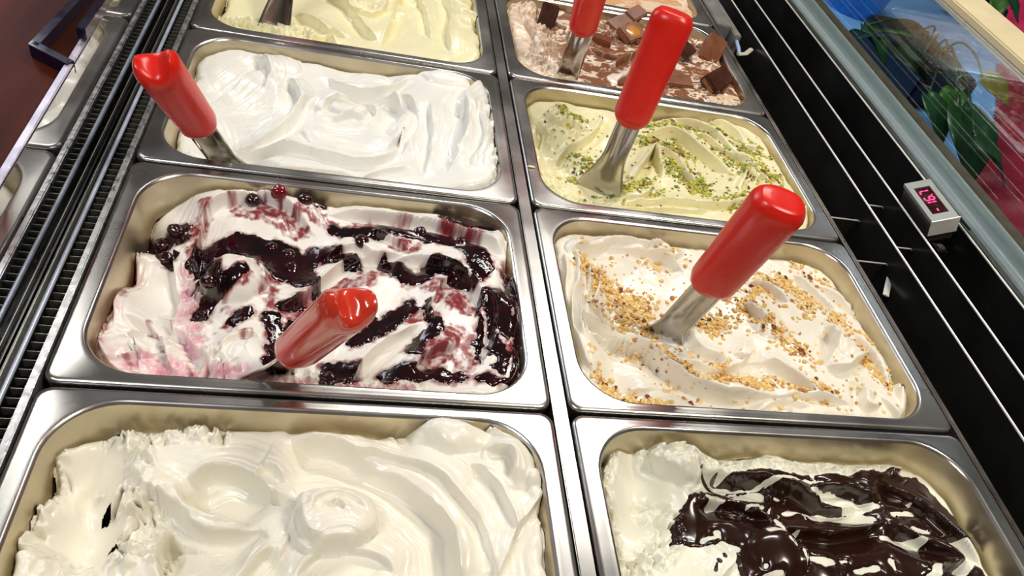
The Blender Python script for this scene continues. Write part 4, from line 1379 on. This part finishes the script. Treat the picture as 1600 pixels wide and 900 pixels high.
for u, v in ((1470, 386), (1505, 384)):
    p = at(u, v, -30)
    mb = MB().tube([p + vec(0, 0, -1), p + vec(0, 0, 1)], 5.2, 16).tube([p + vec(0, 0, 1), p + vec(0, 0, 2.6)], 2.6, 6)
    tag(mb.build('bolt', STEEL, None, True), 'left bolt below the thermometer' if u == 1470 else 'right bolt below the thermometer, nearer the glass', 'bolt', 'bolts in the duct')
    MB().box(p[0] - 8, p[0] + 8, p[1] - 8, p[1] + 8, -106, -31).build('bolt_post', DARKMETAL, case)

# ------------------------------------------------------------------ wooden counter and clear acrylic blocks behind the mirror
wood, nt, b = mat_new('dark_red_wood')
n0 = noise(nt, 5, 5, stretch=(6, 0.7, 1))
r0 = ramp(nt, n0.outputs[0], [(0.25, (0.022, 0.004, 0.002)), (0.55, (0.065, 0.012, 0.005)), (0.8, (0.10, 0.02, 0.008))])
nt.links.new(r0.outputs[0], b.inputs['Base Color'])
b.inputs['Roughness'].default_value = 0.55
b.inputs['Specular IOR Level'].default_value = 0.08
b.inputs['Coat Weight'].default_value = 0.0
b.inputs['Coat Roughness'].default_value = 0.25
ct = empty('wooden_counter', (-800, 450, -900), 'dark red brown wooden counter behind the mirror panel', 'counter')
MB().box(-1300, -406, YA, YB, 66, 88, 2).build('counter_top', wood, ct)
MB().box(-1280, -420, YA + 20, YB - 20, -895, 65.8).build('counter_base', simple('counter_front', (0.10, 0.05, 0.03), 0.5), ct)
clear = bpy.data.materials.new('clear_acrylic')
clear.use_nodes = True
nt = clear.node_tree
nt.nodes.remove(nt.nodes['Principled BSDF'])
tr = nt.nodes.new('ShaderNodeBsdfTransparent')
tr.inputs[0].default_value = (0.90, 0.88, 0.88, 1)
gl = nt.nodes.new('ShaderNodeBsdfGlossy')
gl.inputs['Roughness'].default_value = 0.05
lw = nt.nodes.new('ShaderNodeFresnel')
lw.inputs['IOR'].default_value = 1.5
mx = nt.nodes.new('ShaderNodeMixShader')
ge = nt.nodes.new('ShaderNodeNewGeometry')
inv = nt.nodes.new('ShaderNodeMath')
inv.operation = 'SUBTRACT'
inv.inputs[0].default_value = 1.0
nt.links.new(ge.outputs['Backfacing'], inv.inputs[1])
mu = nt.nodes.new('ShaderNodeMath')
mu.operation = 'MULTIPLY'
nt.links.new(lw.outputs[0], mu.inputs[0])
nt.links.new(inv.outputs[0], mu.inputs[1])
nt.links.new(mu.outputs[0], mx.inputs[0])
nt.links.new(tr.outputs[0], mx.inputs[1])
nt.links.new(gl.outputs[0], mx.inputs[2])
nt.links.new(mx.outputs[0], nt.nodes['Material Output'].inputs[0])
NAVY = simple('navy_acrylic_edge', (0.008, 0.007, 0.032), 0.15, 0, 60, 0.3, coat=0.5)


def acrylic(poly, z0, z1, label, ew):
    c = np.mean(poly, axis=0)
    t = empty('acrylic_block', (c[0], c[1], z0), label, 'acrylic block', 'clear acrylic blocks')
    n_ = len(poly)
    mb = MB()
    lo = [mb.bm.verts.new((x, y, z0)) for x, y in poly]
    hi = [mb.bm.verts.new((x, y, z1)) for x, y in poly]
    mb.bm.faces.new(lo[::-1])
    mb.bm.faces.new(hi)
    for i in range(n_):
        mb.bm.faces.new((lo[i], lo[(i + 1) % n_], hi[(i + 1) % n_], hi[i]))
    mb.build('panel', clear, t)
    mb = MB()
    for i in ew:
        a, b_ = np.array(poly[i]), np.array(poly[(i + 1) % n_])
        e = unit(b_ - a)
        nn = np.array([-e[1], e[0]])
        q = [a, b_, b_ + nn * 7, a + nn * 7]
        mb.quadbox([(*x, z0 + 0.4) for x in q] + [(*x, z1 - 0.4) for x in q])
    mb.build('edge', NAVY, t)
    return t


a0, a1, a2 = at(44, 68, 100), at(112, 0, 100), at(98, 112, 92)
acrylic([(a0[0], a0[1]), (a2[0] + 4, a2[1]), (a2[0] + 4, 520), (a1[0] + (a1[0] - a0[0]) * 1.6, 520)], 88.4, 100, 'large clear acrylic block with navy edges on the wooden counter', (0, 3))
c0, c1 = at(119, 44, 110), at(152, 0, 110)
acrylic([(c0[0], c0[1]), (c0[0] + 14, c0[1] - 12), (c0[0] + 14, 480), (c1[0] + (c1[0] - c0[0]) * 2, 480)], 100.4, 111, 'small clear acrylic block lying on the larger one, against the mirror panel', (3,))

# ------------------------------------------------------------------ beyond the front glass
ZS = -150
sh = MB().box(662, 2400, -300, 2400, ZS - 40, ZS).build('blue_covered_table', simple('pale_blue_cloth', (0.14, 0.36, 0.86), 0.7, 0, 3.5, 0.35), None)
tag(sh, 'pale blue covered table seen through the front glass', 'table')
p = at(1330, 14, ZS)
mb = MB().tube([(p[0], p[1], ZS + 0.5), (p[0], p[1], ZS + 20), (p[0], p[1], ZS + 120)], [62, 66, 84], 28)
tag(mb.build('blue_bucket', simple('bright_blue_plastic', (0.02, 0.22, 0.75), 0.3), None, True), 'bright blue plastic bucket beyond the far end of the glass', 'bucket')
pl = at(1420, 128, ZS)
tp = empty('potted_plant', (pl[0], pl[1], ZS), 'green heart leaved plant in a dark planter seen through the front glass', 'plant')
MB().box(pl[0] - 70, pl[0] + 60, pl[1] - 110, pl[1] + 150, ZS + 0.5, ZS + 70, 5).build('planter', simple('navy_planter', (0.012, 0.022, 0.06), 0.4), tp)
MB().box(pl[0] - 62, pl[0] + 52, pl[1] - 102, pl[1] + 142, ZS + 70.2, ZS + 73).build('soil', simple('dark_soil', (0.02, 0.014, 0.01), 0.9), tp)
LEAF = [simple('dark_leaf', (0.012, 0.06, 0.022), 0.35, 0, 30, 0.3), simple('green_leaf', (0.04, 0.13, 0.02), 0.35, 0, 30, 0.3), simple('olive_leaf', (0.16, 0.17, 0.03), 0.4, 0, 30, 0.3)]


def leaf(parent, p, L, wd, rot, tilt, roll, mat):
    nu, nv = 10, 7
    V = []
    for i in range(nu):
        t = i / (nu - 1)
        h = wd * (math.sin(math.pi * min(1, t * 0.96 + 0.04)) ** 0.75) * (1.15 - 0.75 * t)
        for j in range(nv):
            u = -1 + 2 * j / (nv - 1)
            V.append((t * L - (0.10 * L * (abs(u)) * (t < 0.12)), u * h, 0.25 * abs(u) * h - 0.28 * L * t * t + 2 * math.sin(t * 9 + u * 3)))
    V = np.array(V)
    R_ = np.array((Matrix.Rotation(rot, 3, 'Z') @ Matrix.Rotation(tilt, 3, 'Y') @ Matrix.Rotation(roll, 3, 'X')))
    V = V @ R_.T + np.array(p)
    F = [(i * nv + j, i * nv + j + 1, (i + 1) * nv + j + 1, (i + 1) * nv + j) for i in range(nu - 1) for j in range(nv - 1)]
    o = mesh_np('leaf', V, F, mat, True, parent)
    so = o.modifiers.new('thickness', 'SOLIDIFY')
    so.thickness = 0.0012
    return o


rt = vec(pl[0], pl[1], ZS + 72)
for u, v, z, L, wd, rot, tl, rl, k in ((1352, 40, -60, 90, 34, -1.0, 0.3, 0.1, 0), (1372, 60, -50, 80, 36, 1.9, 0.3, 0.2, 1), (1395, 78, -50, 110, 42, -0.4, 0.2, 0.2, 0), (1440, 85, -40, 120, 46, -0.7, 0.1, -0.3, 1), (1470, 110, -60, 120, 44, 0.4, 0.3, 0.2, 2), (1500, 170, -90, 130, 60, -1.4, 0.4, 0.1, 0),
                                       (1535, 120, -70, 80, 30, -0.6, 0.2, 0.5, 2), (1522, 215, -100, 100, 44, -0.5, 0.3, 0.0, 0), (1425, 60, -20, 90, 36, 2.4, 0.2, 0.2, 1), (1490, 140, -60, 70, 30, -2.0, 0.3, 0.1, 1), (1450, 150, -70, 90, 36, -1.2, 0.4, 0.1, 0)):
    q = at(u, v, max(z, -62) + 22)
    MB().tube(list(spline(np.array([rt + vec((q[0] - pl[0]) * 0.2, (q[1] - pl[1]) * 0.2, 0), rt * 0.65 + q * 0.35 + vec(0, 0, 38), rt * 0.3 + q * 0.7 + vec(0, 0, 30), q]), 14.0)), 2.2, 8).build('stem', LEAF[0], tp, True)
    leaf(tp, q, L, wd, rot, tl, rl, LEAF[k])


def cloth_heap(name, poly, z0, h, mat, label, cat, seed):
    """A crumpled heap over a ground outline."""
    P = np.array(poly)
    lo, hi = P.min(0), P.max(0)
    n_ = 70
    gx, gy = np.meshgrid(np.linspace(lo[0], hi[0], n_), np.linspace(lo[1], hi[1], n_))
    x, y = gx.ravel(), gy.ravel()
    d = np.full(len(x), 1e9)
    ins = np.zeros(len(x), bool)
    for i in range(len(P)):
        a, b_ = P[i], P[(i + 1) % len(P)]
        e = b_ - a
        t = np.clip(((x - a[0]) * e[0] + (y - a[1]) * e[1]) / (e @ e), 0, 1)
        d = np.minimum(d, np.hypot(x - a[0] - t * e[0], y - a[1] - t * e[1]))
        c_ = (a[1] > y) != (b_[1] > y)
        ins ^= c_ & (x < (b_[0] - a[0]) * (y - a[1]) / (b_[1] - a[1] + 1e-12) + a[0])
    sd = np.where(ins, d, -d)
    z = z0 + h * np.sqrt(np.clip(sd / 60, 0, 1)) * (1 + 0.22 * (1 - 2 * np.abs(fbm(x / 90, y / 60, seed, 3)))) + np.minimum(sd, 0) * 0.0
    idx = np.arange(n_ * n_).reshape(n_, n_)
    F = np.stack([idx[:-1, :-1], idx[:-1, 1:], idx[1:, 1:], idx[1:, :-1]], -1).reshape(-1, 4)
    F = F[(sd[F] > -12).all(1)]
    us = np.unique(F)
    mp_ = np.full(len(x), -1)
    mp_[us] = np.arange(len(us))
    return tag(mesh_np(name, np.c_[x, y, z][us], mp_[F], mat, True), label, cat)


pp = [at(u, v, ZS)[:2] for u, v in ((1500, 264), (1556, 202), (1558, 100), (1640, 90), (1720, 300), (1650, 500), (1560, 380))]
cloth_heap('burgundy_bag', pp, ZS + 1, 26, simple('burgundy_cloth', (0.25, 0.008, 0.035), 0.5, 0, 10, 0.4), 'crumpled burgundy cloth bag seen through the lower right of the glass', 'bag', 5)
pp = [at(u, v, ZS)[:2] for u, v in ((1559, 2), (1568, 40), (1640, 85), (1740, 20), (1700, -40), (1570, -40))]
cloth_heap('pink_bag', pp, ZS + 1, 40, simple('pink_cloth', (0.70, 0.02, 0.13), 0.5, 0, 8, 0.1), 'bright pink cloth bag beyond the cream rail in the top right corner', 'bag', 9)
gp = at(1538, 2, ZS + 60)
tp2 = empty('leafy_plant', (gp[0], gp[1], ZS), 'dark green leafy plant beside the pink bag beyond the cream rail', 'plant')
MB().tube([(gp[0], gp[1], ZS + 0.5), (gp[0], gp[1], ZS + 50)], [42, 52], 20).build('pot', simple('terracotta_pot', (0.25, 0.10, 0.05), 0.7), tp2, True)
for k in range(12):
    a = k * 0.9
    q = vec(gp[0] + 25 * math.cos(a), gp[1] + 30 * math.sin(a), ZS + 70 + 4 * k)
    MB().tube([(gp[0], gp[1], ZS + 50), q], 2, 6).build('stem', LEAF[0], tp2, True)
    leaf(tp2, q, 80, 28, a, 0.3, 0.2, LEAF[k % 2])

# a scrap of pistachio gelato left on the rim of its pan
p = at(829, 262, 0)
sm = mesh_np('gelato_scrap', *[np.asarray(a_) for a_ in (lambda d_: (d_[0] * np.array([9.0, 3.2, 2.2]) + np.array([p[0], p[1], 1.6]), d_[1]))(chip_data(55, 0.9))], gelato_mat('scrap_gelato', (0.85, 0.80, 0.58)), True)
ss_ = sm.modifiers.new('smooth', 'SUBSURF')
ss_.levels = ss_.render_levels = 2
tag(sm, 'small scrap of pale gelato stuck on the left rim of the pistachio pan', 'gelato scrap')
